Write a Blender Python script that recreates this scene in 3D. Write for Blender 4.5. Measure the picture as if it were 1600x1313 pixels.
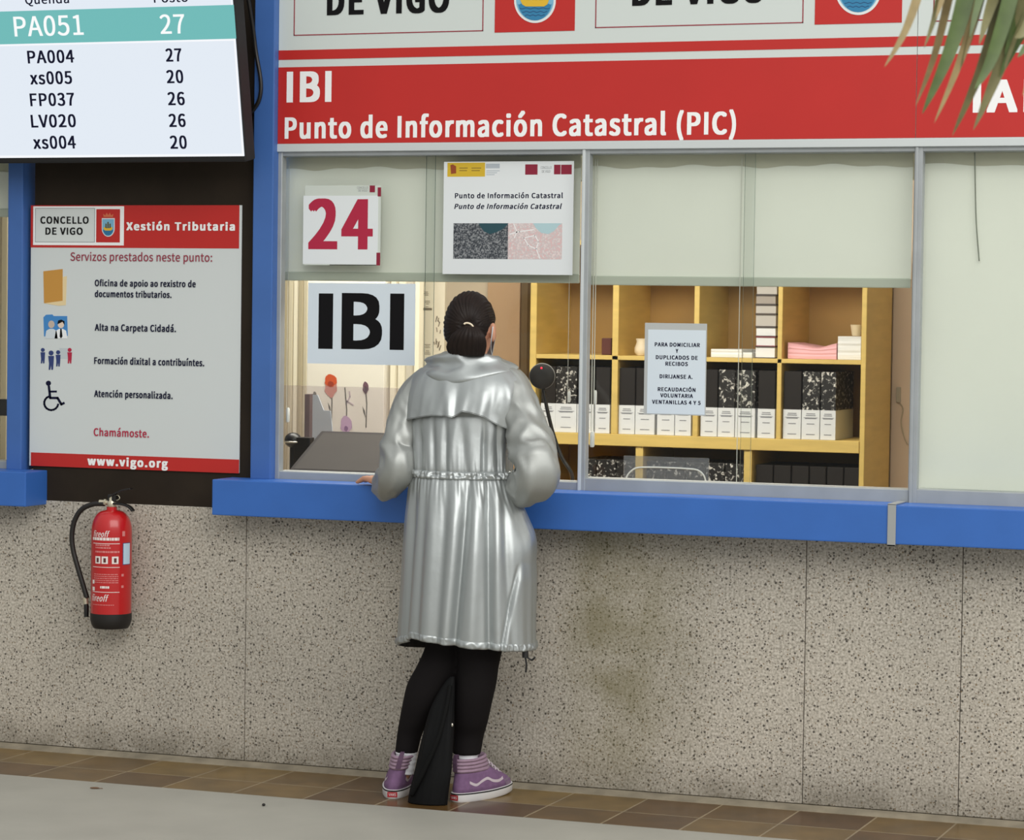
import bpy, bmesh, math, random
from mathutils import Vector, Matrix, noise
random.seed(7)
S = bpy.context.scene
COL = S.collection
for o in list(bpy.data.objects): bpy.data.objects.remove(o)

# ------------------------------------------------------------------ camera
FOC, YAW, PITCH, ROLL = 4300.0, math.radians(20.52), math.radians(2.2), math.radians(-0.808)
CAM = Vector((3.3865, -8.4295, 1.55))
_f = Vector((-math.sin(YAW)*math.cos(PITCH), math.cos(YAW)*math.cos(PITCH), -math.sin(PITCH)))
_r = Vector((math.cos(YAW), math.sin(YAW), 0)); _d = _f.cross(_r)
RIGHT = math.cos(ROLL)*_r + math.sin(ROLL)*_d
DOWN = -math.sin(ROLL)*_r + math.cos(ROLL)*_d
cd = bpy.data.cameras.new('camera'); cam = bpy.data.objects.new('camera', cd); COL.objects.link(cam)
cd.sensor_fit = 'HORIZONTAL'; cd.sensor_width = 36.0; cd.lens = FOC/1600*36
m = Matrix((RIGHT, -DOWN, -_f)).transposed().to_4x4(); m.translation = CAM
cam.matrix_world = m
cd.dof.use_dof = True; cd.dof.focus_distance = 9.1; cd.dof.aperture_fstop = 9.0
cd.clip_end = 200
S.camera = cam

# ------------------------------------------------------------------ light
S.view_settings.view_transform = 'Standard'; S.view_settings.look = 'None'
S.view_settings.gamma = 1; S.view_settings.use_curve_mapping = False
S.view_settings.exposure = 0.0
w = bpy.data.worlds.new('hall_daylight'); S.world = w; w.use_nodes = True
nt = w.node_tree; nt.nodes.clear()
tc = nt.nodes.new('ShaderNodeTexCoord'); sp = nt.nodes.new('ShaderNodeSeparateXYZ')
rp = nt.nodes.new('ShaderNodeValToRGB'); mp = nt.nodes.new('ShaderNodeMapRange')
bg = nt.nodes.new('ShaderNodeBackground'); wo = nt.nodes.new('ShaderNodeOutputWorld')
nt.links.new(tc.outputs['Generated'], sp.inputs[0]); nt.links.new(sp.outputs[2], mp.inputs[0])
mp.inputs[1].default_value = -1; mp.inputs[2].default_value = 1
nt.links.new(mp.outputs[0], rp.inputs[0]); nt.links.new(rp.outputs[0], bg.inputs[0]); nt.links.new(bg.outputs[0], wo.inputs[0])
e = rp.color_ramp.elements
e[0].position = 0.45; e[0].color = (.26, .26, .25, 1); e[1].position = 1.0; e[1].color = (.90, .92, .90, 1)
x = e.new(.53); x.color = (.55, .56, .55, 1); x = e.new(.68); x.color = (.74, .76, .74, 1)
mx = nt.nodes.new('ShaderNodeMapRange'); mx.inputs[1].default_value = -1; mx.inputs[2].default_value = 1; mx.inputs[3].default_value = .62; mx.inputs[4].default_value = 1.28
nt.links.new(sp.outputs[0], mx.inputs[0]); nt.links.new(mx.outputs[0], bg.inputs[1])   # the hall is brighter towards the right
def area(name, loc, target, sx, sy, power, col):
    l = bpy.data.lights.new(name, 'AREA'); l.shape = 'RECTANGLE'; l.size = sx; l.size_y = sy; l.energy = power; l.color = col
    o = bpy.data.objects.new(name, l); COL.objects.link(o); o.location = loc
    o.rotation_euler = (Vector(target)-Vector(loc)).to_track_quat('-Z', 'Y').to_euler(); return o
area('hall_skylight', (4.6, -5.8, 5.4), (0.3, 0, 1.0), 8, 4.5, 400, (1, .985, .95))
area('office_ceiling_lamp', (-.2, .78, 2.62), (-.2, .95, 0), 2.6, .6, 92, (1, .96, .89))

# ------------------------------------------------------------------ pixel of the photo -> point on a plane of the place
def ray(px, py): return RIGHT*(px-800) + DOWN*(py-656.5) + _f*FOC
def at(px, py, Y):
    r = ray(px, py); return CAM + r*((Y-CAM.y)/r.y)
def atz(px, py, Z):
    r = ray(px, py); return CAM + r*((Z-CAM.z)/r.z)
class Plane:
    def __init__(s, O, u=(1, 0, 0), v=(0, 0, 1)):
        s.O = Vector(O); s.u = Vector(u).normalized(); s.v = Vector(v).normalized(); s.n = s.u.cross(s.v)
        if s.n.dot(CAM-s.O) < 0: s.n = -s.n
    def hit(s, px, py):
        r = ray(px, py); return CAM + r*((s.O-CAM).dot(s.n)/r.dot(s.n))
    def uv(s, px, py):
        p = s.hit(px, py)-s.O; return p.dot(s.u), p.dot(s.v)
    def pt(s, a, b, l=0): return s.O + s.u*a + s.v*b + s.n*l
def YP(y): return Plane((0, y, 0))

# ------------------------------------------------------------------ materials
def lin(c):
    c = c/255.0; return c/12.92 if c <= .04045 else ((c+.055)/1.055)**2.4
def rgb(t): return (lin(t[0]), lin(t[1]), lin(t[2]), 1)
MATS = {}
def mat(name, col, rough=.6, metal=0, var=0, vscale=20, bump=0, bscale=200, coat=0, emit=0, spec=.5, stretch=None):
    if name in MATS: return MATS[name]
    M = bpy.data.materials.new(name); M.use_nodes = True; MATS[name] = M
    t = M.node_tree; b = t.nodes['Principled BSDF']; c = rgb(col)
    b.inputs['Base Color'].default_value = c; b.inputs['Roughness'].default_value = rough; b.inputs['Metallic'].default_value = metal
    b.inputs['Specular IOR Level'].default_value = spec; b.inputs['Coat Weight'].default_value = coat
    if emit: b.inputs['Emission Color'].default_value = c; b.inputs['Emission Strength'].default_value = emit
    tcn = t.nodes.new('ShaderNodeTexCoord'); vec = tcn.outputs['Object']
    if stretch:
        mpn = t.nodes.new('ShaderNodeMapping'); mpn.inputs['Scale'].default_value = stretch; t.links.new(vec, mpn.inputs[0]); vec = mpn.outputs[0]
    if var:
        n = t.nodes.new('ShaderNodeTexNoise'); n.inputs['Scale'].default_value = vscale; n.inputs['Detail'].default_value = 4; t.links.new(vec, n.inputs['Vector'])
        r = t.nodes.new('ShaderNodeValToRGB'); t.links.new(n.outputs[0], r.inputs[0])
        r.color_ramp.elements[0].position = .3; r.color_ramp.elements[1].position = .7
        r.color_ramp.elements[0].color = tuple(max(0, v*(1-var)) for v in c[:3])+(1,); r.color_ramp.elements[1].color = tuple(min(1, v*(1+var)) for v in c[:3])+(1,)
        t.links.new(r.outputs[0], b.inputs['Base Color'])
    if bump:
        n = t.nodes.new('ShaderNodeTexNoise'); n.inputs['Scale'].default_value = bscale; n.inputs['Detail'].default_value = 3; t.links.new(vec, n.inputs['Vector'])
        k = t.nodes.new('ShaderNodeBump'); k.inputs['Strength'].default_value = bump; k.inputs['Distance'].default_value = .002
        t.links.new(n.outputs[0], k.inputs['Height']); t.links.new(k.outputs[0], b.inputs['Normal'])
    return M
def screen(name, col, strength):
    M = mat(name, col, .3, emit=strength); M.node_tree.nodes['Principled BSDF'].inputs['Base Color'].default_value = (.02, .02, .02, 1); return M
def clear(name, tint=(255, 255, 255), fres=1.0, milk=0.0, milkcol=(235, 240, 240)):
    if name in MATS: return MATS[name]
    M = bpy.data.materials.new(name); M.use_nodes = True; MATS[name] = M
    t = M.node_tree; t.nodes.clear(); out = t.nodes.new('ShaderNodeOutputMaterial')
    tr = t.nodes.new('ShaderNodeBsdfTransparent'); tr.inputs[0].default_value = rgb(tint)
    gl = t.nodes.new('ShaderNodeBsdfGlossy'); gl.inputs['Roughness'].default_value = .02
    fr = t.nodes.new('ShaderNodeFresnel'); fr.inputs[0].default_value = 1.45
    mu = t.nodes.new('ShaderNodeMath'); mu.operation = 'MULTIPLY'; mu.inputs[1].default_value = fres; t.links.new(fr.outputs[0], mu.inputs[0])
    mx = t.nodes.new('ShaderNodeMixShader'); t.links.new(mu.outputs[0], mx.inputs[0]); t.links.new(tr.outputs[0], mx.inputs[1]); t.links.new(gl.outputs[0], mx.inputs[2])
    res = mx
    if milk:
        df = t.nodes.new('ShaderNodeBsdfDiffuse'); df.inputs[0].default_value = rgb(milkcol)
        m2 = t.nodes.new('ShaderNodeMixShader'); m2.inputs[0].default_value = milk
        t.links.new(mx.outputs[0], m2.inputs[1]); t.links.new(df.outputs[0], m2.inputs[2]); res = m2
    t.links.new(res.outputs[0], out.inputs[0]); return M

def speckle_granite():
    M = bpy.data.materials.new('speckled granite'); M.use_nodes = True; t = M.node_tree; b = t.nodes['Principled BSDF']
    b.inputs['Roughness'].default_value = .62
    tcn = t.nodes.new('ShaderNodeTexCoord')
    def nz(scale, detail=3):
        n = t.nodes.new('ShaderNodeTexNoise'); n.inputs['Scale'].default_value = scale; n.inputs['Detail'].default_value = detail; t.links.new(tcn.outputs['Object'], n.inputs['Vector']); return n
    def ramp(src, *st):
        r = t.nodes.new('ShaderNodeValToRGB'); t.links.new(src, r.inputs[0]); els = r.color_ramp.elements
        els[0].position, els[0].color = st[0][0], st[0][1]; els[1].position, els[1].color = st[-1][0], st[-1][1]
        for p, c in st[1:-1]: q = els.new(p); q.color = c
        return r
    def mix(fac, a, bcol, mode='MIX'):
        m = t.nodes.new('ShaderNodeMix'); m.data_type = 'RGBA'; m.blend_type = mode
        if isinstance(fac, float): m.inputs[0].default_value = fac
        else: t.links.new(fac, m.inputs[0])
        for k, v in ((6, a), (7, bcol)):
            if isinstance(v, tuple): m.inputs[k].default_value = v
            else: t.links.new(v, m.inputs[k])
        return m.outputs[2]
    big = ramp(nz(130, 4).outputs[0], (.34, rgb((148, 142, 131))), (.5, rgb((186, 178, 166))), (.66, rgb((210, 203, 193))))
    blot = ramp(nz(1.6, 5).outputs[0], (.35, (.86, .86, .85, 1)), (.65, (1.05, 1.04, 1.02, 1)))
    c = mix(1.0, big.outputs[0], blot.outputs[0], 'MULTIPLY')
    for scale, thr, colr in ((92, .23, (48, 42, 36)), (150, .27, (80, 70, 60)), (105, .17, (120, 96, 62)), (95, .13, (212, 204, 192))):
        v = t.nodes.new('ShaderNodeTexVoronoi'); v.inputs['Scale'].default_value = scale; t.links.new(tcn.outputs['Object'], v.inputs['Vector'])
        s2 = t.nodes.new('ShaderNodeSeparateColor'); t.links.new(v.outputs['Color'], s2.inputs[0])
        sel = t.nodes.new('ShaderNodeMath'); sel.operation = 'LESS_THAN'; sel.inputs[1].default_value = .42; t.links.new(s2.outputs[0], sel.inputs[0])
        th = t.nodes.new('ShaderNodeMath'); th.operation = 'MULTIPLY'; th.inputs[1].default_value = 1.6*thr; t.links.new(s2.outputs[1], th.inputs[0])
        d = t.nodes.new('ShaderNodeMath'); d.operation = 'LESS_THAN'; t.links.new(v.outputs['Distance'], d.inputs[0]); t.links.new(th.outputs[0], d.inputs[1])
        f = t.nodes.new('ShaderNodeMath'); f.operation = 'MULTIPLY'; t.links.new(sel.outputs[0], f.inputs[0]); t.links.new(d.outputs[0], f.inputs[1])
        f2 = t.nodes.new('ShaderNodeMath'); f2.operation = 'MULTIPLY'; f2.inputs[1].default_value = .85; t.links.new(f.outputs[0], f2.inputs[0])
        c = mix(f2.outputs[0], c, rgb(colr))
    # old damp: an olive bloom to the right of where people stand, and grime splashed up from the floor
    sx = t.nodes.new('ShaderNodeSeparateXYZ'); t.links.new(tcn.outputs['Object'], sx.inputs[0])
    def mapr(src, a, b_, lo, hi):
        k = t.nodes.new('ShaderNodeMapRange'); k.inputs[1].default_value = a; k.inputs[2].default_value = b_; k.inputs[3].default_value = lo; k.inputs[4].default_value = hi; t.links.new(src, k.inputs[0]); return k.outputs[0]
    def mul(a, b_):
        k = t.nodes.new('ShaderNodeMath'); k.operation = 'MULTIPLY'; t.links.new(a, k.inputs[0])
        if isinstance(b_, float): k.inputs[1].default_value = b_
        else: t.links.new(b_, k.inputs[1])
        return k.outputs[0]
    n5 = ramp(nz(5, 5).outputs[0], (.35, (.25, .25, .25, 1)), (.6, (1, 1, 1, 1)))
    gx = mul(mapr(sx.outputs[0], .38, .52, 0, 1), mapr(sx.outputs[0], .62, .95, 1, 0))
    gz = mul(mapr(sx.outputs[2], .0, .3, .3, 1), n5.outputs[0])
    c = mix(mul(mul(gx, gz), .62), c, rgb((112, 104, 62)))
    n9 = ramp(nz(9, 5).outputs[0], (.3, (.3, .3, .3, 1)), (.65, (1, 1, 1, 1)))
    gr = mul(mapr(sx.outputs[2], .0, .13, .75, 0), n9.outputs[0])
    c = mix(gr, c, rgb((92, 84, 68)))
    t.links.new(c, b.inputs['Base Color'])
    k = t.nodes.new('ShaderNodeBump'); k.inputs['Strength'].default_value = .25; k.inputs['Distance'].default_value = .002
    t.links.new(nz(260, 3).outputs[0], k.inputs['Height']); t.links.new(k.outputs[0], b.inputs['Normal'])
    return M

def tile_material():
    M = bpy.data.materials.new('glazed brown tile'); M.use_nodes = True; t = M.node_tree; b = t.nodes['Principled BSDF']
    tcn = t.nodes.new('ShaderNodeTexCoord'); mpn = t.nodes.new('ShaderNodeMapping'); t.links.new(tcn.outputs['Object'], mpn.inputs[0])
    mpn.inputs['Location'].default_value = (5.02, 5.04, 0)
    br = t.nodes.new('ShaderNodeTexBrick'); t.links.new(mpn.outputs[0], br.inputs['Vector'])
    br.offset = 0; br.inputs['Scale'].default_value = 1; br.inputs['Brick Width'].default_value = TILE; br.inputs['Row Height'].default_value = TILE
    br.inputs['Mortar Size'].default_value = .0035; br.inputs['Mortar Smooth'].default_value = .2; br.inputs['Bias'].default_value = -.1
    br.inputs['Color1'].default_value = rgb((84, 58, 34)); br.inputs['Color2'].default_value = rgb((132, 108, 62)); br.inputs['Mortar'].default_value = rgb((152, 136, 112))
    n = t.nodes.new('ShaderNodeTexNoise'); n.inputs['Scale'].default_value = 7; n.inputs['Detail'].default_value = 5; t.links.new(tcn.outputs['Object'], n.inputs['Vector'])
    r = t.nodes.new('ShaderNodeValToRGB'); t.links.new(n.outputs[0], r.inputs[0]); r.color_ramp.elements[0].position = .3; r.color_ramp.elements[1].position = .7
    r.color_ramp.elements[0].color = (.72, .7, .66, 1); r.color_ramp.elements[1].color = (1.2, 1.16, 1.05, 1)
    m = t.nodes.new('ShaderNodeMix'); m.data_type = 'RGBA'; m.blend_type = 'MULTIPLY'; m.inputs[0].default_value = 1
    t.links.new(br.outputs['Color'], m.inputs[6]); t.links.new(r.outputs[0], m.inputs[7]); t.links.new(m.outputs[2], b.inputs['Base Color'])
    b.inputs['Roughness'].default_value = .28; b.inputs['Specular IOR Level'].default_value = .35
    return M

TILE = .25
# ------------------------------------------------------------------ mesh helpers
def wloc(o):
    v = Vector((0, 0, 0))
    while o: v = v + o.location; o = o.parent
    return v
class MB:
    def __init__(s): s.v = []; s.f = []; s.mi = []
    def add(s, vs, fs, mi=0):
        k = len(s.v); s.v += [Vector(p) for p in vs]; s.f += [tuple(i+k for i in f) for f in fs]; s.mi += [mi]*len(fs); return s
    def box(s, x0, x1, y0, y1, z0, z1, mi=0):
        return s.add([(x0, y0, z0), (x1, y0, z0), (x1, y1, z0), (x0, y1, z0), (x0, y0, z1), (x1, y0, z1), (x1, y1, z1), (x0, y1, z1)],
                     [(3, 2, 1, 0), (4, 5, 6, 7), (0, 1, 5, 4), (1, 2, 6, 5), (2, 3, 7, 6), (3, 0, 4, 7)], mi)
    def obox(s, pl, u0, u1, v0, v1, l0, l1, mi=0):       # box standing on a plane
        ps = [pl.pt(a, b, l) for l in (l0, l1) for a, b in ((u0, v0), (u1, v0), (u1, v1), (u0, v1))]
        return s.add(ps, [(3, 2, 1, 0), (4, 5, 6, 7), (0, 1, 5, 4), (1, 2, 6, 5), (2, 3, 7, 6), (3, 0, 4, 7)], mi)
    def prism(s, pl, pts, l0, l1, mi=0):                 # pts in plane coordinates
        n = len(pts); a = sum(pts[i][0]*pts[(i+1) % n][1]-pts[(i+1) % n][0]*pts[i][1] for i in range(n))
        if a < 0: pts = pts[::-1]
        vs = [pl.pt(u, v, l0) for u, v in pts]+[pl.pt(u, v, l1) for u, v in pts]
        return s.add(vs, [tuple(range(n-1, -1, -1)), tuple(range(n, 2*n))]+[(i, (i+1) % n, n+(i+1) % n, n+i) for i in range(n)], mi)
    def rings(s, R, closed=True, cap=(True, True), mi=0):
        n = len(R[0]); vs = [p for r in R for p in r]; fs = []
        for i in range(len(R)-1):
            for j in range(n if closed else n-1):
                fs.append((i*n+j, i*n+(j+1) % n, (i+1)*n+(j+1) % n, (i+1)*n+j))
        if cap[0]: fs.append(tuple(range(n-1, -1, -1)))
        if cap[1]: fs.append(tuple((len(R)-1)*n+j for j in range(n)))
        return s.add(vs, fs, mi)
    def tube(s, path, r, n=12, mi=0, cap=True):
        P = [Vector(p) for p in path]; rs = r if isinstance(r, (list, tuple)) else [r]*len(P)
        R = []; nrm = None
        for i, p in enumerate(P):
            t = (P[min(i+1, len(P)-1)]-P[max(i-1, 0)]).normalized()
            if nrm is None: nrm = t.orthogonal().normalized()
            nrm = (nrm-t*nrm.dot(t)).normalized(); bb = t.cross(nrm)
            R.append([p+(nrm*math.cos(2*math.pi*k/n)+bb*math.sin(2*math.pi*k/n))*rs[i] for k in range(n)])
        return s.rings(R, True, (cap, cap), mi)
    def lathe(s, c, prof, n=40, axis='z', mi=0):         # prof: (radius, height)
        c = Vector(c); R = []
        for r, h in prof:
            ring = []
            for k in range(n):
                a = 2*math.pi*k/n; q = (r*math.cos(a), r*math.sin(a), h)
                if axis == 'y': q = (r*math.cos(a), h, -r*math.sin(a))
                if axis == 'x': q = (h, r*math.cos(a), r*math.sin(a))
                ring.append(c+Vector(q))
            R.append(ring)
        return s.rings(R, True, (True, True), mi)
    def ell(s, c, r, n=24, m=16, rot=None, mi=0):
        c = Vector(c); R = []
        for i in range(m+1):
            th = math.pi*(i+.001)/(m+.002)
            ring = []
            for k in range(n):
                a = 2*math.pi*k/n; q = Vector((r[0]*math.sin(th)*math.cos(a), r[1]*math.sin(th)*math.sin(a), -r[2]*math.cos(th)))
                if rot: q = rot @ q
                ring.append(c+q)
            R.append(ring)
        return s.rings(R, True, (True, True), mi)
    def capsule(s, p0, r0, p1, r1, n=16, mi=0):          # tapered limb
        p0 = Vector(p0); p1 = Vector(p1); t = (p1-p0).normalized(); a = t.orthogonal().normalized(); b = t.cross(a); R = []
        for k in range(6):
            q = math.pi/2*(1-(k+.02)/5.02*1); R.append([p0-t*r0*math.sin(q)+(a*math.cos(2*math.pi*j/n)+b*math.sin(2*math.pi*j/n))*r0*math.cos(q) for j in range(n)])
        for k in range(6):
            q = math.pi/2*(k/5.02); R.append([p1+t*r1*math.sin(q)+(a*math.cos(2*math.pi*j/n)+b*math.sin(2*math.pi*j/n))*r1*math.cos(q) for j in range(n)])
        return s.rings(R, True, (True, True), mi)
    def build(s, name, mats, parent=None, bevel=0, smooth=False, origin=None, seg=2):
        off = wloc(parent) if parent else (Vector(origin) if origin is not None else Vector((0, 0, 0)))
        me = bpy.data.meshes.new(name); me.from_pydata([v-off for v in s.v], [], s.f)
        mats = mats if isinstance(mats, (list, tuple)) else [mats]
        for m_ in mats: me.materials.append(m_)
        for p, i in zip(me.polygons, s.mi): p.material_index = i
        bm = bmesh.new(); bm.from_mesh(me); bmesh.ops.recalc_face_normals(bm, faces=bm.faces)
        if bevel:
            es = [e_ for e_ in bm.edges if len(e_.link_faces) == 2 and e_.calc_face_angle(0) > .6]
            bmesh.ops.bevel(bm, geom=es, offset=bevel, segments=seg, affect='EDGES', profile=.6)
        bm.to_mesh(me); bm.free()
        if smooth:
            me.shade_smooth()
            if smooth != True: me.set_sharp_from_angle(angle=math.radians(smooth))
        o = bpy.data.objects.new(name, me); COL.objects.link(o)
        if parent: o.parent = parent
        elif origin is not None: o.location = off
        return o
def tag(o, label=None, cat=None, group=None, kind=None):
    if label: o['label'] = label
    if cat: o['category'] = cat
    if group: o['group'] = group
    if kind: o['kind'] = kind
    return o
def thing(name, loc, label, cat, group=None):
    o = bpy.data.objects.new(name, None); COL.objects.link(o); o.location = loc; o.empty_display_size = .05
    return tag(o, label, cat, group)
def copy_tree(o, parent=None):
    c = o.copy(); COL.objects.link(c)
    if parent: c.parent = parent
    for ch in list(o.children): copy_tree(ch, c)
    return c
def struct(mb, name, m_, **k): return tag(mb.build(name, m_, **k), kind='structure')
def panel(pl, p0, p1, l0, l1, mb=None, mi=0):            # box between two photo corners lying on a plane
    mb = mb or MB(); a = pl.uv(*p0); b = pl.uv(*p1)
    return mb.obox(pl, min(a[0], b[0]), max(a[0], b[0]), min(a[1], b[1]), max(a[1], b[1]), l0, l1, mi)
def ppoly(pl, pts, l0, l1, mb=None, mi=0):
    return (mb or MB()).prism(pl, [pl.uv(*p) for p in pts], l0, l1, mi)

_txt = {}
try:                                                     # the sans face that ships inside Blender; its default face if absent
    import os
    FONT = bpy.data.fonts.load(os.path.join(bpy.utils.resource_path('LOCAL'), 'datafiles', 'fonts', 'Noto Sans CJK Regular.woff2'))
except Exception: FONT = None
def text_mesh(body, bold=0):
    key = (body, bold)
    if key in _txt: return _txt[key]
    c = bpy.data.curves.new('t', 'FONT'); c.body = body; c.size = 1
    if FONT: c.font = FONT
    c.space_character = 1+bold*1.3
    c.resolution_u = 5
    o = bpy.data.objects.new('t', c); COL.objects.link(o); dg = bpy.context.evaluated_depsgraph_get(); dg.update()
    me = bpy.data.meshes.new_from_object(o.evaluated_get(dg)); vs = [v.co.copy() for v in me.vertices]; fs = [tuple(p.vertices) for p in me.polygons]
    bpy.data.objects.remove(o); bpy.data.curves.remove(c); bpy.data.meshes.remove(me)
    x0 = min(v.x for v in vs); x1 = max(v.x for v in vs); _txt[key] = (vs, fs, x0, x1); return _txt[key]
def cap_h():
    vs = text_mesh('H')[0]; return max(v.y for v in vs)
def letters(body, pl, bl, br, cap, m_, parent, bold=0., shear=0., lift=.0016, name='lettering'):
    vs, fs, x0, x1 = text_mesh(body, bold); H = cap_h()
    a = pl.uv(*bl); b = pl.uv(*br); t = pl.uv(bl[0], bl[1]-cap); ch = t[1]-a[1]; base = (a[1]+b[1])/2
    bw = bold*ch; W = (b[0]-a[0])-2*bw; mb = MB(); l = lift
    offs = [(0, 0)] if not bold else [(bw*i, bw*.55*j) for i in (-1, 0, 1) for j in (-1, 1)]+[(-bw, 0), (bw, 0)]
    for i, (ox, oy) in enumerate(offs):
        mb.add([pl.pt(a[0]+bw+(v.x-x0)/(x1-x0)*W+ox+shear*v.y/H*ch, base+v.y/H*ch*(1-1.1*bold)+bw*.55+oy, l+i*2e-6) for v in vs], fs)
    return mb.build(name, m_, parent)
def cr(pts, n):                                          # Catmull-Rom through tuples
    out = []; P = [Vector(p) for p in pts]
    for i in range(len(P)-1):
        a = P[max(i-1, 0)]; b = P[i]; c = P[i+1]; d = P[min(i+2, len(P)-1)]
        for k in range(n):
            t = k/n; out.append(.5*((2*b)+(c-a)*t+(2*a-5*b+4*c-d)*t*t+(3*b-a-3*c+d)*t*t*t))
    out.append(P[-1]); return out
# ------------------------------------------------------------------ shared materials
BLUE = mat('blue paint', (52, 104, 184), .45, var=.05, vscale=6, bump=.1, bscale=90)
BLUEP = mat('blue post paint', (62, 103, 170), .45, var=.05, vscale=6)
ALU = mat('brushed aluminium', (170, 174, 176), .42, .35, var=.06, vscale=12)
ALUW = mat('pale aluminium', (206, 211, 212), .45, .15)
DARK = mat('dark brown panel', (42, 34, 26), .7, var=.14, vscale=9, spec=.2)
RED = mat('signal red', (188, 34, 29), .5, var=.03, vscale=4)
SIGNW = mat('sign white', (206, 213, 210), .5)
WHITE = mat('white print', (243, 243, 243), .6)
PAPER = mat('paper', (226, 230, 232), .7)
PAPERB = mat('bluish paper', (214, 224, 232), .7)
INK = mat('black ink', (16, 15, 17), .7, spec=.15)
NAVY = mat('navy ink', (20, 22, 50), .7, spec=.15)
CRIM = mat('crimson ink', (176, 26, 62), .6)
WINE = mat('wine ink', (148, 44, 66), .6)
GREY = mat('grey ink', (130, 134, 138), .6)
BLACK = mat('black plastic', (24, 22, 22), .4)
GLASS = clear('window glass', (253, 254, 253), .5)
EDGE = mat('glass edge', (92, 112, 104), .3)
CLOTH = mat('blind fabric', (240, 242, 231), .85, var=.02, vscale=3, bump=.05, bscale=500)
CREAM = mat('cream wall', (228, 212, 186), .8, var=.02, vscale=2)
YEL = mat('flag yellow', (214, 178, 44), .6)
P0 = YP(0)

# ------------------------------------------------------------------ the setting: floor, counter wall, posts
m_ = MB(); m_.box(-9, 8, -.515, -.001, -.05, 0); struct(m_, 'floor', tile_material())
FLOOR = mat('pale grey stone floor', (166, 163, 153), .5, var=.05, vscale=5, bump=.05, bscale=60)
m_ = MB(); m_.box(-9, 8, -14, -.517, -.05, .001); struct(m_, 'floor', FLOOR)
GRAN = speckle_granite()
jx = [-4.6, -.727, 1.229, 1.725, 6.0]
for a, b in zip(jx[:-1], jx[1:]):
    m_ = MB(); m_.box(a+.0012, b-.0012, 0, .16, .016, .876); struct(m_, 'wall_front', GRAN, bevel=.0012, seg=1)
m_ = MB(); m_.box(-4.6, 6, .012, .15, -.02, .875); struct(m_, 'wall_front', mat('joint grout', (92, 82, 70), .9))
m_ = MB(); m_.add([(-4.6, -.04, 0), (6, -.04, 0), (6, -.0, .014), (-4.6, -.0, .014), (-4.6, .02, 0), (6, .02, 0), (6, .02, .014), (-4.6, .02, .014)], [(0, 1, 2, 3), (3, 2, 6, 7), (0, 4, 5, 1)])
struct(m_, 'baseboard_front', mat('cement fillet', (140, 130, 112), .8, var=.22, vscale=14))
m_ = MB(); m_.box(-1.56, -.70, .004, .14, .876, 3.3); struct(m_, 'wall_pier', DARK)
x0 = at(15, 500, -.03).x; x1 = at(34.5, 500, -.03).x
m_ = MB(); m_.box(x0-.01, x1, -.03, .15, .98, 3.3); struct(m_, 'trim_1', BLUEP, bevel=.004)
m_ = MB(); m_.box(-.701, -.626, -.03, .03, .98, 3.3); struct(m_, 'trim_2', BLUEP, bevel=.004)
m_ = MB(); m_.box(-4.6, 6, .0, .16, 2.62, 3.3); struct(m_, 'wall_above', mat('upper wall', (190, 190, 184), .8))
# the office behind the windows
m_ = MB(); m_.box(-4.6, 2.6, 2.82, 2.92, 0, 2.72); struct(m_, 'wall_back', CREAM)
m_ = MB(); m_.box(-4.7, -4.6, .16, 2.9, 0, 2.72); struct(m_, 'wall_left', CREAM)
m_ = MB(); m_.box(2.6, 2.7, .16, 2.9, 0, 2.72); struct(m_, 'wall_right', CREAM)
m_ = MB(); m_.box(-4.7, 2.7, .16, 2.92, 2.72, 2.82); struct(m_, 'ceiling', mat('office ceiling', (225, 222, 212), .9))
m_ = MB(); m_.box(-4.6, 2.6, .165, 2.82, -.05, 0.001); struct(m_, 'floor', mat('office floor', (120, 110, 96), .7))
xa = at(1401, 600, 2.8).x; xb = at(1424, 600, 2.8).x
m_ = MB(); m_.box(xa-.02, xb+.25, 2.785, 2.82, 0, 2.3); struct(m_, 'door_1', mat('pale pink door', (226, 204, 182), .6), bevel=.004)
xa = at(764, 560, 2.82).x; xb = at(815, 560, 2.82).x; xc = at(828, 560, 2.82).x
m_ = MB(); m_.box(xa, xb, 2.79, 2.82, 0, 2.5); struct(m_, 'trim_3', mat('peach wall panel', (212, 176, 138), .7, var=.03, vscale=3), bevel=.004)
m_ = MB(); m_.box(xb+.01, xc, 2.78, 2.82, 0, 2.5); struct(m_, 'trim_4', mat('brown gap shade', (120, 98, 66), .7))  # stands in for the dark gap before the shelf, its shade in the colour

# ------------------------------------------------------------------ windows
def window(n, xl, xr, ybot, seam, left_mullion=.022):
    """frame with head, sill channel and jambs; two sliding panes overlapping at seam"""
    zt = 2.106; zb = .965
    f = MB()
    f.box(xl, xr, .012, .10, zt-.034, zt, 0)
    f.box(xl, xr, .012, .10, zb, ybot, 0)
    f.box(xl, xl+left_mullion, .008, .044, zb, zt, 0); f.box(xr-.004, xr+.004, .014, .044, zb, zt, 0)
    f.box(xl, xr, .004, .02, zb, zb+.014, 0)
    o = struct(f, 'window_%d' % n, ALU, bevel=.002, seg=1)
    if seam:
        for (a, b, y) in ((xl+.012, seam[1], .046), (seam[0], xr, .062)):
            g = MB(); g.box(a, b, y, y+.005, ybot-.012, zt-.02, 0)
            g.mi = [1, 1, 0, 1, 0, 1]
            p = g.build('pane', [GLASS, EDGE], o)
    else:
        g = MB(); g.box(xl, xr, .05, .055, ybot-.012, zt-.02, 0); g.build('pane', GLASS, o)
    return o
xm1 = at(913, 500, .012).x; xm2 = at(1432, 500, .012).x
window(1, -.632, xm1-.013, 1.008, (at(663, 500, .062).x, at(677, 500, .046).x), .020)
window(2, xm1-.013, xm2-.013, 1.022, (at(1160, 500, .062).x, at(1176, 500, .046).x), .024)
window(3, xm2-.013, 3.2, 1.024, None, .024)
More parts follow.
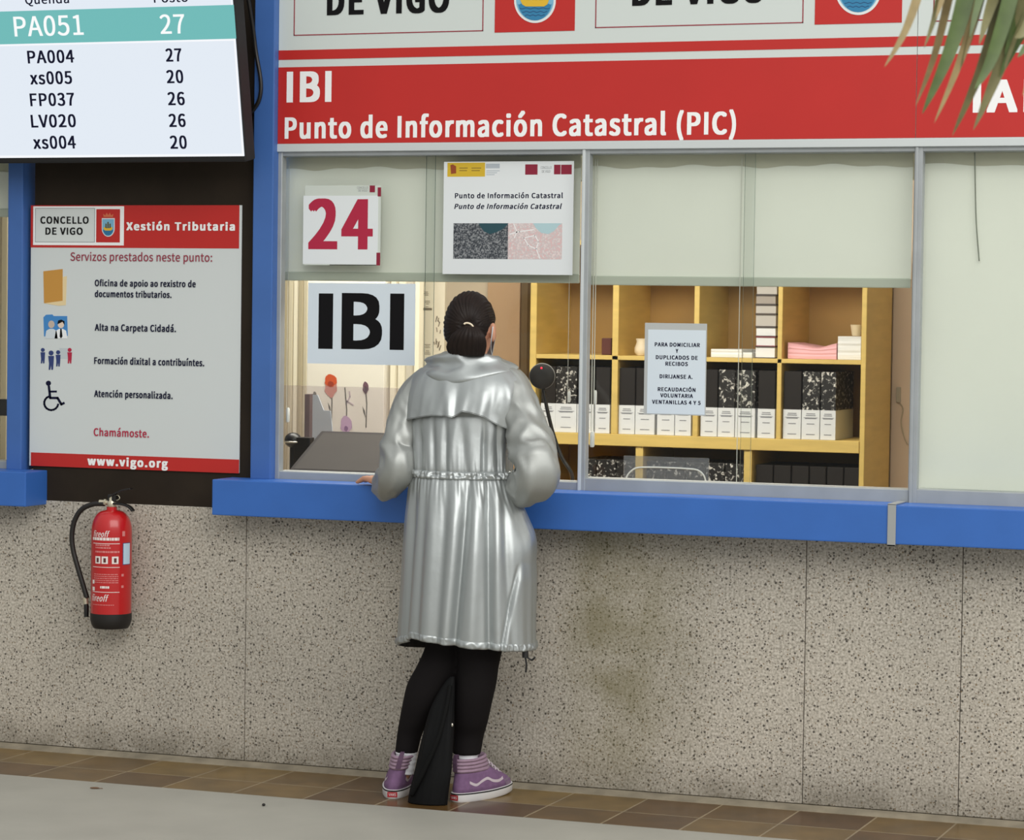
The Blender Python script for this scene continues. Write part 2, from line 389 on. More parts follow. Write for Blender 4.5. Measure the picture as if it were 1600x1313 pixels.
window(4, -3.4, x0-.012, 1.008, None, .03)
m_ = MB(); m_.box(-.632, 3.2, -.002, .02, 2.086, 2.112); struct(m_, 'trim_5', ALUW, bevel=.002)
m_ = MB(); m_.box(xm1-.012, xm1-.002, .002, .02, .98, 2.086); struct(m_, 'trim_6', ALUW, bevel=.002)
m_ = MB(); m_.box(xm2-.012, xm2-.002, .002, .02, .98, 2.086); struct(m_, 'trim_7', ALU, bevel=.002)

# ------------------------------------------------------------------ blue ledge in three lengths, steel joint cover
LF = -.14
def ledge(xa, xb, label):
    m_ = MB(); m_.box(xa, xb, LF, .012, .862, .982)
    o = m_.build('counter_ledge', BLUE, bevel=.004, origin=((xa+xb)/2, LF, .862)); tag(o, label, 'ledge', 'blue counter ledges')
xj = at(1393.5, 820, LF).x
xl_end = at(40, 790, LF).x; xl_beg = at(331, 790, LF).x
ledge(-3.4, xl_end, 'short end of a blue counter ledge at the left edge, beside the dark panel')
ledge(xl_beg, xj-.002, 'long blue counter ledge the person in the silver coat leans on')
ledge(xj+.002, 3.3, 'blue counter ledge right of the steel joint strip, below the fully blinded window')
m_ = MB(); m_.box(xj-.013, xj+.013, LF-.005, LF-.0005, .856, .986); m_.box(xj-.013, xj+.013, LF-.005, .0, .9825, .987); m_.box(xj-.013, xj+.013, LF-.005, .0, .856, .8615)
tag(m_.build('joint_strip', mat('dull steel', (176, 178, 178), .4, .5), bevel=.001, seg=1, origin=(xj, LF, .86)), 'narrow steel strip wrapped over the joint in the blue ledge', 'joint strip')

# ------------------------------------------------------------------ fascia signs
xs = at(1432.5, 120, 0).x; xe = 3.4
def crest(pl, cx, cy, w, h, parent, small=False):
    """shield with ship and tower over waves; pixel centre, width, height"""
    def sh(k, n=14):
        pts = [(-.5, -.5), (.5, -.5), (.5, .05)]
        pts += [(.5*math.cos(a), .05+.45*math.sin(a)) for a in [math.pi/2*i/n for i in range(1, n+1)]]
        pts += [(-.5*math.cos(a), .05+.45*math.sin(a)) for a in [math.pi/2*i/n for i in range(n-1, -1, -1)]]
        return [(cx+x*w*k, cy+y*h*k) for x, y in pts]
    b = ppoly(pl, sh(1.0), 0, .0012).build('crest', mat('crest white', (224, 226, 226), .6), parent)
    ppoly(pl, sh(.9), .0012, .0018).build('sky_field', mat('crest sky', (120, 176, 206), .6), b)
    wv = [(cx-.43*w, cy+.10*h)]+[(cx-.43*w+.86*w*i/16, cy+(.12+.012*math.sin(i*2.2))*h) for i in range(17)]+[(cx+.41*w*math.cos(a), cy+.05*h+.40*h*math.sin(a)) for a in [math.pi/2*i/8 for i in range(1, 9)]]+[(cx-.41*w*math.cos(a), cy+.05*h+.40*h*math.sin(a)) for a in [math.pi/2*i/8 for i in range(7, 0, -1)]]
    ppoly(pl, wv[1:], .0018, .0022).build('sea', mat('crest sea', (44, 124, 168), .6), b)
    mb = MB()
    for k in range(3):
        yy = cy+(.2+.07*k)*h; ww = (.36-.06*k)*w
        ppoly(pl, [(cx-ww+2*ww*i/14, yy+(.012*math.sin(i*1.6+k))*h) for i in range(15)]+[(cx+ww-2*ww*i/14, yy+.014*h+(.012*math.sin((14-i)*1.6+k))*h) for i in range(15)], .0022, .0025, mb)
    mb.build('waves', mat('crest wave', (22, 66, 110), .6), b)
    ship = [(-.36, .02), (-.24, -.02), (-.2, .04), (.2, .04), (.24, -.02), (.36, .0), (.3, .13), (.22, .17), (-.22, .17), (-.3, .13)]
    ppoly(pl, [(cx+x*w, cy+y*h) for x, y in ship], .0022, .0027).build('ship', mat('crest gold', (222, 178, 44), .6), b)
    mb = MB()
    for x in (-.16, 0, .16):
        ppoly(pl, [(cx+(x-.05)*w, cy-.3*h+abs(x)*.6*h), (cx+(x+.05)*w, cy-.3*h+abs(x)*.6*h), (cx+(x+.06)*w, cy+.05*h), (cx+(x-.06)*w, cy+.05*h)], .0022, .0026, mb)
    mb.build('tower', mat('crest olive', (92, 84, 44), .6), b)
    c = [(-.4, -.62), (-.44, -.8), (-.25, -.7), (-.14, -.86), (0, -.72), (.14, -.86), (.25, -.7), (.44, -.8), (.4, -.62)]
    ppoly(pl, [(cx+x*w*.9, cy+y*h*.98+.05*h) for x, y in c], 0, .0012).build('crown', mat('crown gold', (206, 110, 74), .6), b)
def fascia(xa, xb, label):
    t = thing('fascia_sign', ((xa+xb)/2, 0, 2.11), label, 'sign', 'fascia signs above the windows')
    z = lambda px, py: P0.uv(px, py)[1]
    def band(za, zb, l0, l1, name, m_): mb = MB(); mb.obox(P0, xa, xb, za, zb, l0, l1); return mb.build(name, m_, t)
    band(2.112, 2.66, -.012, 0, 'board', SIGNW)
    band(2.113, z(437, 105.5), 0, .0012, 'red_band', RED)
    band(z(437, 93.7), z(437, 79), 0, .0012, 'red_stripe', RED)
    return t
def concello(t, bx0, bx1, by, tx0, tx1, ty, cap, cr0, cr1, cby, scx, scb):
    """bordered city name plate and red crest square"""
    h = (bx1-bx0)*.53
    fr = MB()
    a = P0.uv(bx0, by); b = P0.uv(bx1, by); top = a[1]+h/465.0*1.02; k = .0032
    fr.obox(P0, a[0], b[0], a[1], a[1]+k, .0002, .0012); fr.obox(P0, a[0], b[0], top-k, top, .0002, .0012)
    fr.obox(P0, a[0], a[0]+k, a[1], top, .0002, .0012); fr.obox(P0, b[0]-k, b[0], a[1], top, .0002, .0012)
    fr.build('border', mat('border wine', (146, 36, 52), .6), t)
    letters('DE VIGO', P0, (tx0, ty), (tx1, ty-2), cap, INK, t, .06)
    letters('CONCELLO', P0, (bx0+20, ty-cap*1.55), (bx1-22, ty-cap*1.55-3), cap, INK, t, .06)
    if cr0:
        a = P0.uv(cr0, cby); b = P0.uv(cr1, cby); mb = MB(); mb.obox(P0, a[0], b[0], a[1], top, .0002, .0014)
        q = mb.build('crest_square', RED, t); w_ = (cr1-cr0)*.52
        crest(Plane((0, -.0014, 0)), scx, scb-w_*.60, w_, w_*1.2, q)
t = fascia(-.625, xs-.001, 'red and white fascia sign reading IBI above the windows')
concello(t, 459, 755, 56, 511, 702, 22.5, 43, 773, 898, 51, 836, 36)
concello(t, 930, 1255, 44, 988, 1195, 7.5, 46, 1273, 1409, 38.5, 1341, 23.5)
letters('IBI', P0, (448, 160.5), (518, 159), 48, WHITE, t, .06)
letters('Punto de Información Catastral (PIC)', P0, (445, 216), (1150, 211), 33.3, WHITE, t, .05)
t = fascia(xs+.001, xe, 'fascia sign panel at right behind the palm leaves, reading IAE')
concello(t, 1458, 1800, 34, 1520, 1745, -5, 48, None, None, 0, 0, 0)
letters('IAE', P0, (1520, 176), (1636, 175), 51, WHITE, t, .06)

# ------------------------------------------------------------------ poster on the dark panel
PP = Plane((0, -.002, 0))
t = thing('poster', at(210, 742, -.002), 'white and red service poster headed Xestión Tributaria on the dark panel', 'poster')
panel(PP, (48.5, 321), (373.5, 740), -.0055, 0).build('board', mat('poster white', (208, 213, 213), .55), t, bevel=.001, seg=1)
panel(PP, (48.5, 321), (373.5, 388.5), 0, .0008).build('header', RED, t)
panel(PP, (48.5, 707), (373.5, 740), 0, .0008).build('footer', RED, t)
q = panel(PP, (52.4, 322.5), (193.6, 383.7), .0008, .0014).build('name_plate', WHITE, t)
panel(PP, (55.5, 325.4), (148.4, 379), .0014, .0018).build('border', GREY, q)
panel(PP, (56.3, 326.2), (147.6, 378.2), .0018, .0021).build('field', mat('plate grey', (212, 217, 216), .6), q)
q2 = panel(PP, (151, 327), (187.5, 379), .0014, .0021).build('crest_square', RED, t)
crest(Plane((0, -.0041, 0)), 169.3, 355.5, 20, 29, q2)
PL = Plane((0, -.0041, 0))
letters('CONCELLO', PL, (63.4, 349.6), (138.8, 349.6), 11, INK, t, .05)
letters('DE VIGO', PL, (71.3, 366.8), (129.5, 366.8), 11, INK, t, .05)
PL = Plane((0, -.0028, 0))
letters('Xestión Tributaria', PL, (197.7, 360), (367.4, 360.6), 12.7, WHITE, t, .08)
letters('Servizos prestados neste punto:', PL, (110.3, 408), (331.7, 408.6), 13, WINE, t, .015)
for s, a, b, c in (('Oficina de apoio ao rexistro de', (148.4, 447.8), (306, 448.5), 10), ('documentos tributarios.', (148.4, 464.8), (268.3, 465.2), 10),
                   ('Alta na Carpeta Cidadá.', (148.4, 517.5), (275.2, 518.4), 10.5), ('Formación dixital a contribuíntes.', (147.4, 569.8), (319.4, 571.5), 10.5),
                   ('Atención personalizada.', (147.4, 621.2), (270, 622.9), 10.5)):
    letters(s, PL, a, b, c, NAVY, t, .045)
letters('Chamámoste.', PL, (146.7, 682), (233, 683.2), 12, CRIM, t, .03)
letters('www.vigo.org', PL, (137, 727.5), (262.5, 731), 13.5, WHITE, t, .08)
q = ppoly(PP, [(68, 424), (98, 420.5), (98, 470), (69, 474)], 0, .0012).build('folder_picture', mat('folder tan', (196, 142, 62), .6), t)
ppoly(PP, [(98, 433), (104.5, 431.5), (103, 477), (92, 478), (69, 474), (97, 470)], .0, .0008).build('papers', mat('folder cream', (228, 206, 160), .6), q)
q = ppoly(PP, [(68, 496), (72, 492), (82, 491.5), (84, 494), (105, 494), (106, 525), (69, 526)], 0, .0008).build('citizen_picture', mat('folder blue', (62, 132, 196), .6), t)
for cx, hc, bc in ((80.5, (196, 178, 164), (206, 214, 220)), (95.5, (226, 204, 186), (236, 238, 240))):
    ppoly(PP, [(cx+5*math.cos(a*.45), 507+6*math.sin(a*.45)) for a in range(14)], .0008, .0012).build('head', mat('icon skin %d' % cx, hc, .6), q)
    ppoly(PP, [(cx-10, 529), (cx-8, 517), (cx-3, 514), (cx+3, 514), (cx+8, 517), (cx+10, 529)], .0008, .0011).build('body', mat('icon shirt %d' % cx, bc, .6), q)
ppoly(PP, [(90, 507), (91, 501), (96, 499.5), (101, 502), (101, 508), (98, 503)], .0012, .0015).build('hair', INK, q)
ppoly(PP, [(94.5, 514), (96.5, 514), (98, 526), (95.5, 529), (93.5, 526)], .0012, .0015).build('tie', INK, q)
q = panel(PP, (93, 544), (106, 561), 0, .0006).build('meeting_picture', mat('icon board', (190, 198, 202), .6), t)
for cx, cy, s, mm in ((67, 552, 1, NAVY), (80, 558, 1.25, NAVY), (91, 556, 1.05, NAVY), (109, 552, 1, CRIM)):
    ppoly(PP, [(cx+3.1*s*math.cos(a*.5), cy-5*s+3.1*s*math.sin(a*.5)) for a in range(13)], .0006, .001).build('head', mm if mm is CRIM else mat('icon navy', (42, 58, 112), .6), q)
    ppoly(PP, [(cx-3.6*s, cy-1.4*s), (cx+3.6*s, cy-1.4*s), (cx+3*s, cy+9*s), (cx+2.4*s, cy+16*s), (cx+.4*s, cy+16*s), (cx, cy+10*s), (cx-1*s, cy+16*s), (cx-3*s, cy+16*s), (cx-2.6*s, cy+8*s)], .0006, .001).build('body', mm if mm is CRIM else MATS['icon navy'], q)
wc = MB()                                                # wheelchair sign
ppoly(PP, [(75.8+4*math.cos(a*.42), 599+4*math.sin(a*.42)) for a in range(15)], 0, .0009, wc)
def stroke(pl, pts, wpx, l0, l1, mb):
    for a, b in zip(pts[:-1], pts[1:]):
        d = Vector((b[0]-a[0], b[1]-a[1])); n = Vector((-d.y, d.x)).normalized()*wpx/2; e_ = d.normalized()*wpx*.3
        ppoly(pl, [(a[0]+n.x-e_.x, a[1]+n.y-e_.y), (b[0]+n.x+e_.x, b[1]+n.y+e_.y), (b[0]-n.x+e_.x, b[1]-n.y+e_.y), (a[0]-n.x-e_.x, a[1]-n.y-e_.y)], l0, l1, mb)
stroke(PP, [(76.5, 604), (78.5, 622), (90, 622), (96, 632), (100, 630)], 3.6, 0, .0009, wc)
stroke(PP, [(78, 612), (88, 612)], 3, 0, .0009, wc)
stroke(PP, [(80.2+11*math.cos(a), 630+11*math.sin(a)) for a in [math.radians(q_) for q_ in range(10, 255, 20)]], 3, 0, .0009, wc)
wc.build('wheelchair_sign', NAVY, t)

# ------------------------------------------------------------------ queue display
y0 = -.20; O = at(383, 244, y0)
ang = math.radians(11)
SP = Plane(O, (1, 0, 0), (0, -math.sin(ang), math.cos(ang)))
t = thing('queue_display', tuple(O), 'large screen of queue numbers with a teal row, tilted out over the dark panel', 'screen')
bl = SP.uv(-150, 243.5); tr = SP.uv(369.5, -70)
u0, v0, u1, v1 = bl[0], 0, 0, tr[1]
mb = MB(); mb.obox(SP, u0-.02, u1+.001, v0-.02, v1+.02, -.075, -.004); mb.build('casing', mat('screen casing', (17, 16, 18), .6), t, bevel=.006)
mb = MB(); mb.obox(SP, u0, u1-.004, v0+.0, v1, -.004, 0); mb.build('screen', screen('lit screen', (226, 234, 244), .98), t)
mb = MB(); mb.obox(SP, u0, u1-.004, v0+.0, v0+.008, 0, .0008); mb.obox(SP, u1-.010, u1-.004, v0, v1, 0, .0008); mb.obox(SP, u0, u1-.004, SP.uv(200, 64.7)[1]-.006, SP.uv(200, 64.7)[1], 0, .0008); mb.build('screen_margin', screen('lit white', (246, 248, 252), .98), t)
mb = MB(); mb.obox(SP, u0, SP.uv(367, 30)[0], SP.uv(200, 64.5)[1], SP.uv(200, 12.3)[1], 0, .0009); mb.build('teal_row', screen('lit teal', (108, 186, 184), .96), t)
SL = Plane(SP.pt(0, 0, .001), SP.u, SP.v); LW = screen('lit white letters', (250, 252, 252), .97)
letters('Quenda', SL, (40, 6), (108.6, 5.5), 14, NAVY, t, .03); letters('Posto', SL, (241, 4), (294.3, 3), 14, NAVY, t, .03)
letters('PA051', SL, (23.4, 56.2), (131.5, 55.2), 31, LW, t, .02); letters('27', SL, (251.6, 52.8), (290, 52.3), 30, LW, t, .02)
for i, (a, b, ya, yb, xa_, xb_, xc_, xd_) in enumerate((('PA004', '27', 98.5, 96.2, 44, 117, 260, 285), ('xs005', '20', 131.5, 129.9, 48, 113.6, 261.3, 287.4), ('FP037', '26', 165.5, 164.3, 48, 117.4, 263.2, 289.6), ('LV020', '26', 199, 198.4, 49.5, 119.6, 264.9, 291), ('xs004', '20', 232.4, 232.5, 53, 119.6, 266.8, 292.9))):
    letters(a, SL, (xa_, ya), (xb_, ya), 20, NAVY, t, .04); letters(b, SL, (xc_, yb), (xd_, yb), 20.5, NAVY, t, .04)
mb = MB(); mb.box(O.x-.45, O.x-.25, -.16, .0035, 2.28, 2.42); mb.build('wall_bracket', BLACK, t, bevel=.004)
mb = MB(); mb.tube(cr([(O.x-.05, -.10, 2.62), (O.x-.045, -.06, 2.5), (O.x-.04, -.045, 2.42), (O.x-.022, -.042, 2.32), (O.x-.028, -.04, 2.26), (O.x-.06, -.03, 2.22), (O.x-.10, -.008, 2.2)], 8), .007, 10); mb.build('cable', BLACK, t, smooth=True)
# ------------------------------------------------------------------ roller blinds behind the panes
def blind(xa, xb, zb, y, label, wavy=True, wide=.008):
    t = thing('roller_blind', ((xa+xb)/2, y, zb), label, 'blind', 'roller blinds behind the windows')
    mb = MB(); mb.box(xa, xb, y-.006, y+.05, 1.99, 2.10); mb.build('head_box', mat('blind box', (206, 204, 184), .7), t, bevel=.003)
    mb = MB(); n = 48; F = []
    for i in range(n+1):
        x = xa+(xb-xa)*i/n; zt = 2.034+.004*math.sin(i*.33+xa*5)+.003*math.sin(i*.9)
        col = []
        for k in range(9):
            q = k/8; z = zt+(zb-zt)*q
            yy = y-.010+.0035*noise.noise(Vector((x*4, z*2.5, xa)))*min(1, q*3)
            col.append(Vector((x, yy, z)))
        F.append(col)
    back = [[p+Vector((0, .0012, 0)) for p in c] for c in F]
    ring = [F[i]+back[i][::-1] for i in range(n+1)]
    mb.rings(ring, True, (True, True)); mb.build('fabric', CLOTH, t, smooth=40)
    mb = MB(); mb.box(xa, xb, y-.017, y-.004, zb-.008, zb+.022); mb.build('bottom_bar', mat('blind bar', (190, 196, 182), .6), t, bevel=.004)
    return t
b1l = at(447, 300, .11).x; b1r = at(909, 300, .11).x; b2l = at(921, 300, .11).x; b2r = at(1427, 300, .11).x
blind(b1l, b1r, at(680, 437, .11).z, .11, 'half lowered cream roller blind behind the 24 notice')
blind(b2l, b2r, at(1170, 444, .11).z, .11, 'half lowered cream roller blind above the shelf of document boxes')
t3 = blind(at(1443, 300, .11).x, 3.1, 1.0, .11, 'fully lowered cream roller blind in the rightmost window')
blind(-3.3, x0-.02, at(5, 336, .11).z, .11, 'cream roller blind in the window at the left edge')
def cord(px, ya, yb, y, label, weight=None, r=.0016, double=True):
    a = at(px, ya, y); b = at(px, yb, y)
    t = thing('blind_cord', tuple(b), label, 'cord', 'blind cords')
    m_ = MB()
    for dx in ((0, .008) if double else (0,)): m_.tube([(a.x+dx, y, 2.06), (a.x+dx, y, b.z)], r, 6)
    m_.build('cord', mat('cord white', (214, 214, 204), .6), t)
    if weight:
        for (wx, wa, wb, ww) in weight:
            p = at(wx, wa, y-.004); q = at(wx, wb, y-.004); k = MB(); rr = ww
            k.lathe((p.x, y-.004, q.z), [(rr*.6, 0), (rr, .004), (rr, p.z-q.z-.006), (rr*.6, p.z-q.z)], 12); k.build('cord_weight', mat('weight white', (232, 232, 228), .4), t, smooth=40)
cord(927, 447, 690, .088, 'white pull cords with two small weights at left of the middle window', ((930.5, 610, 632, .005), (925.5, 674, 699, .008)))
cord(1156, 446, 760, .088, 'single thin white cord down the middle of the middle window', None, .0014, False)
cord(889.5, 440, 630, .088, 'thin cord with one small weight behind the right pane of the first window', ((889.5, 611, 629, .005),), .0008, False)
cord(450, 440, 660, .088, 'thin cord with a white weight at the far left of the first window', ((450, 637, 660, .006),), .0008, False)
m_ = MB(); p = [at(1523, 238, .085), at(1524, 300, .085), at(1525.5, 350, .085), at(1530, 408, .085)]
tag(m_.build('loose_thread', mat('thread grey', (128, 132, 120), .7)), None) if False else None
m_.tube(cr(p, 6), .0022, 6); tag(m_.build('loose_thread', mat('thread grey', (128, 132, 120), .7), origin=p[-1], smooth=True), 'thin grey thread hanging in front of the fully lowered blind', 'thread')

# ------------------------------------------------------------------ notices stuck on the panes
GP = Plane((0, .0445, 0)); th = .0012
t = thing('window_notice', at(535, 415, .0445), 'white notice with a large crimson 24 on the first window', 'notice')
panel(GP, (477, 290), (594, 415), 0, .0006).build('sleeve', mat('sleeve', (206, 212, 204), .4), t)
panel(GP, (474.5, 306), (590, 413.5), .0006, .0014).build('sheet', PAPER, t)
letters('24', GP, (481.6, 390.5), (582.5, 389), 78, CRIM, t, .055, lift=.0018)
for p_, q_ in (((590.5, 293), (595.5, 307)), ((588.5, 395), (594, 415))): panel(GP, p_, q_, .0007, .0016).build('corner_mark', mat('mark wine', (140, 22, 52), .6), t)
mb = panel(GP, (578, 290), (586, 300.5), .0007, .0016); mb.build('crest_square', mat('mark wine', (140, 22, 52), .6), t)
mb = panel(GP, (515, 413.6), (588, 415), .0006, .0012); mb.build('black_line', INK, t)  # thin black line along the sheet's lower edge
letters('CONCELLO', GP, (558, 295), (575, 295), 3.4, GREY, t, 0, lift=.001); letters('DE VIGO', GP, (560, 299.5), (574, 299.5), 3.4, GREY, t, 0, lift=.001)
t = thing('window_notice', at(565, 571, .0445), 'bluish white notice with bold black letters IBI on the first window', 'notice')
panel(GP, (482, 442), (648, 571.5), 0, .0012).build('sheet', PAPERB, t)
letters('I', GP, (497.5, 545), (520, 545.5), 86.5, INK, t, 0.0); letters('B', GP, (533.5, 546), (597, 546), 87.5, INK, t, .055); letters('I', GP, (609, 547), (631, 547), 88, INK, t, 0.0)
t = thing('window_notice', at(795, 430, .0445), 'white land registry notice with two small maps, above the person\'s head', 'notice')
panel(GP, (694, 253), (894.5, 430), 0, .0012).build('sheet', PAPER, t)
q = panel(GP, (699.5, 254.5), (758, 276), .0012, .0016).build('yellow_flag', YEL, t)
ppoly(GP, [(704, 258), (708, 257), (713, 260), (713, 271), (705, 272)], .0016, .0019).build('emblem', mat('emblem brown', (150, 70, 30), .6), q)
mb = MB()
for a, b, yy in ((718, 731, 262), (718, 730, 266), (737, 752, 262), (737, 750, 266)): panel(GP, (a, yy), (b, yy+1.4), .0016, .0018, mb)
mb.build('print_line', mat('print olive', (146, 118, 40), .6), q)
mb = panel(GP, (759.5, 256), (781, 263), .0012, .0015)
for k in range(3): panel(GP, (760, 266.5+3*k), (781-4*k, 267.6+3*k), .0012, .0015, mb)
mb.build('grey_print', mat('pale print', (178, 186, 194), .6), t)
for p_, q_ in (((821, 257), (840, 273)), ((866, 257.5), (876, 272.5)), ((877, 257.5), (893.5, 272.5))): panel(GP, p_, q_, .0012, .0015).build('red_block', mat('mark wine', (140, 22, 52), .6), t)
letters('CONCELLO', GP, (845, 264), (862, 264), 4, GREY, t, 0); letters('DE VIGO', GP, (847, 270), (860, 270), 4, GREY, t, 0)
letters('Punto de Información Catastral', GP, (711, 309.8), (879.8, 309.8), 8, NAVY, t, .05); letters('Punto de Información Catastral', GP, (710, 326.6), (877, 326.6), 8, NAVY, t, .05, shear=.22)
def map_mat(name, c0, c1, c2, sc):
    M = bpy.data.materials.new(name); M.use_nodes = True; tt = M.node_tree; b = tt.nodes['Principled BSDF']; b.inputs['Roughness'].default_value = .6
    tcn = tt.nodes.new('ShaderNodeTexCoord'); n = tt.nodes.new('ShaderNodeTexNoise'); n.inputs['Scale'].default_value = sc; n.inputs['Detail'].default_value = 6; tt.links.new(tcn.outputs['Object'], n.inputs['Vector'])
    r = tt.nodes.new('ShaderNodeValToRGB'); tt.links.new(n.outputs[0], r.inputs[0]); el = r.color_ramp.elements
    el[0].position = .38; el[0].color = rgb(c0); el[1].position = .64; el[1].color = rgb(c2); k = el.new(.5); k.color = rgb(c1)
    tt.links.new(r.outputs[0], b.inputs['Base Color']); return M
q = panel(GP, (709, 349), (793.5, 405), .0012, .0016).build('aerial_map', map_mat('aerial', (40, 46, 54), (88, 92, 98), (150, 152, 154), 190), t)
ppoly(GP, [(748, 349), (752, 356), (757, 362), (766, 366), (776, 363), (786, 358), (793.5, 351), (793.5, 349)], .0016, .0019).build('bay', mat('bay', (34, 74, 84), .5), q)
q = panel(GP, (794, 349), (878, 405.5), .0012, .0016).build('street_map', map_mat('street', (224, 186, 186), (206, 196, 196), (232, 214, 212), 140), t)
ppoly(GP, [(833, 349), (838, 357), (846, 364), (857, 366), (866, 361), (874, 352), (878, 349)], .0016, .0019).build('bay', mat('pale bay', (178, 206, 212), .5), q)
mb = MB(); stroke(GP, [(797, 366), (812, 362), (834, 359)], 1.6, .0016, .0019, mb); stroke(GP, [(803, 350), (808, 362), (804, 372)], 1.4, .0016, .0019, mb); stroke(GP, [(819, 372), (836, 368), (842, 378), (838, 389), (826, 384), (819, 372)], 1.5, .0016, .0019, mb); stroke(GP, [(838, 389), (844, 404)], 1.3, .0016, .0019, mb)
mb.build('road', mat('road white', (240, 240, 240), .6), q)
GB = GP
t = thing('window_notice', at(1055, 650, .0445), 'small printed notice in a grey sleeve hung on the middle window', 'notice')
panel(GB, (1008, 504.5), (1102.5, 650), 0, .001).build('sleeve', mat('sleeve grey', (184, 186, 184), .35), t)
panel(GB, (1013, 515), (1101, 648.5), .001, .0018).build('sheet', PAPERB, t)
for s_, y_, xa, xb in (('PARA DOMICILIAR', 542, 1023.3, 1093.7), ('Y', 551.6, 1056, 1060), ('DUPLICADOS DE', 562, 1025, 1090.5), ('RECIBOS', 571.8, 1040, 1075), ('DIRIJANSE A.', 591.8, 1031, 1082.5), ('RECAUDACIÓN', 612, 1028, 1087), ('VOLUNTARIA', 621.5, 1032, 1083), ('VENTANILLAS 4 Y 5', 632, 1019, 1095)):
    letters(s_, GB, (xa, y_), (xb, y_), 6.2, NAVY, t, .06, lift=.0022)

# ------------------------------------------------------------------ shelf unit in the office
YS = 2.30; YD = YS+.45
WOOD = mat('yellow beech', (212, 182, 104), .5, var=.08, vscale=5, stretch=(1, 1, 7)); WOODB = mat('beech back board', (166, 130, 68), .6, var=.12, vscale=4)
X = lambda px, py=520: at(px, py, YS).x
Zs = lambda py, px=1280: at(px, py, YS).z
cols = [(X(828), X(838)), (X(956.5), X(966)), (X(1084), X(1092)), (X(1215), X(1222)), (X(1346), X(1354))]
zs1t, zs1b = Zs(562, 1280), Zs(569, 1280); zs2t, zs2b = Zs(688), Zs(707)
t = thing('shelf_unit', ((cols[0][0]+cols[4][1])/2, YS, 0), 'yellow beech pigeonhole shelf unit against the office back wall', 'shelf')
for (a, b) in (cols[0], cols[4]):
    m_ = MB(); m_.box(a, b, YS, YD, 0, 1.86); m_.build('side_panel', WOOD, t, bevel=.002, seg=1)
for (a, b) in cols[1:4]:
    m_ = MB(); m_.box(a, b, YS+.002, YD-.02, zs2t, 1.84); m_.build('divider', WOOD, t, bevel=.0015, seg=1)
xin0, xin1 = cols[0][1], cols[4][0]
m_ = MB(); m_.box(xin0, xin1, YS+.002, YD-.02, zs1b, zs1t); m_.build('shelf', WOOD, t, bevel=.0015, seg=1)
m_ = MB(); m_.box(xin0, xin1, YS-.004, YD-.02, zs2b, zs2t); m_.build('thick_shelf', WOOD, t, bevel=.002, seg=1)
m_ = MB(); m_.box(xin0, xin1, YS+.002, YD-.02, 1.84, 1.86); m_.build('top_board', WOOD, t)
m_ = MB(); m_.box(xin0, xin1, YS+.002, YD-.02, .70, .72); m_.build('shelf', WOOD, t)
m_ = MB(); m_.box(xin0, xin1, YS+.002, YD-.02, .06, .08); m_.build('shelf', WOOD, t)
for px in (1001.5, 1171.5):
    xx = X(px); m_ = MB(); m_.box(xx-.016, xx+.016, YS+.004, YD-.02, .72, zs2b); m_.build('divider', WOOD, t)
m_ = MB(); m_.box(xin0, xin1, YD-.02, YD-.008, .0, 1.86); m_.build('back_board', WOODB, t)

# archive boxes: black boxes, the lower half of the spine a white printed label
BOXK = mat('box black', (34, 30, 28), .6, spec=.25)
def marbled():
    M = bpy.data.materials.new('marbled box'); M.use_nodes = True; tt = M.node_tree; b = tt.nodes['Principled BSDF']; b.inputs['Roughness'].default_value = .45
    tcn = tt.nodes.new('ShaderNodeTexCoord'); n = tt.nodes.new('ShaderNodeTexNoise'); n.inputs['Scale'].default_value = 70; n.inputs['Detail'].default_value = 3; n.inputs['Distortion'].default_value = .6; tt.links.new(tcn.outputs['Object'], n.inputs['Vector'])
    oi = tt.nodes.new('ShaderNodeObjectInfo'); ad = tt.nodes.new('ShaderNodeVectorMath'); ad.operation = 'ADD'; tt.links.new(tcn.outputs['Object'], ad.inputs[0]); tt.links.new(oi.outputs['Location'], ad.inputs[1]); tt.links.new(ad.outputs[0], n.inputs['Vector'])
    r = tt.nodes.new('ShaderNodeValToRGB'); tt.links.new(n.outputs[0], r.inputs[0]); r.color_ramp.elements[0].position = .56; r.color_ramp.elements[1].position = .68
    r.color_ramp.elements[0].color = rgb((26, 24, 24)); r.color_ramp.elements[1].color = rgb((222, 218, 210)); tt.links.new(r.outputs[0], b.inputs['Base Color']); return M
MARB = marbled()
BH = .272
def box_proto(w, kind, white=True):
    h = BH if white else .235; r_ = MB(); t = bpy.data.objects.new('archive_box', None); t.empty_display_size = .05; COL.objects.link(t)
    m_ = MB(); m_.box(-w/2, w/2, 0, .30, 0, h); m_.build('box', kind, t, bevel=.002, seg=1)
    if white:
        m_ = MB(); m_.box(-w/2-.0006, w/2+.0006, -.0012, .3, 0, .118); q = m_.build('label_sleeve', mat('label white', (218, 220, 222), .6), t)
        g = MB()
        for k, (zz, ww) in enumerate(((.101, .5), (.094, .56), (.086, .8), (.082, .66), (.060, .44), (.018, .5))): g.box(-w*ww/2, w*ww/2, -.0018, -.001, zz, zz+.0035 if k != 2 else zz+.002)
        g.build('print_line', mat('label print', (132, 134, 140), .6), q)
    else:
        m_ = MB(); m_.box(-w*.3, w*.3, -.001, .0005, .06, .15); m_.build('spine_label', mat('spine dark label', (62, 52, 46), .6), t)
    return t
protos = {}
def put_box(pxa, pxb, kind, label, zf, white=True, group='labelled archive boxes', y=YS+.02, py=640):
    a = at(pxa, py, y).x; b = at(pxb, py, y).x; wd = round(b-a, 3)
    key = (wd, kind.name, white)
    if key in protos: o = copy_tree(protos[key])
    else: o = protos[key] = box_proto(wd-.002, kind, white)
    o.location = ((a+b)/2, y, zf); tag(o, label, 'document box', group)
ordn = ['first', 'second', 'third', 'fourth', 'fifth']
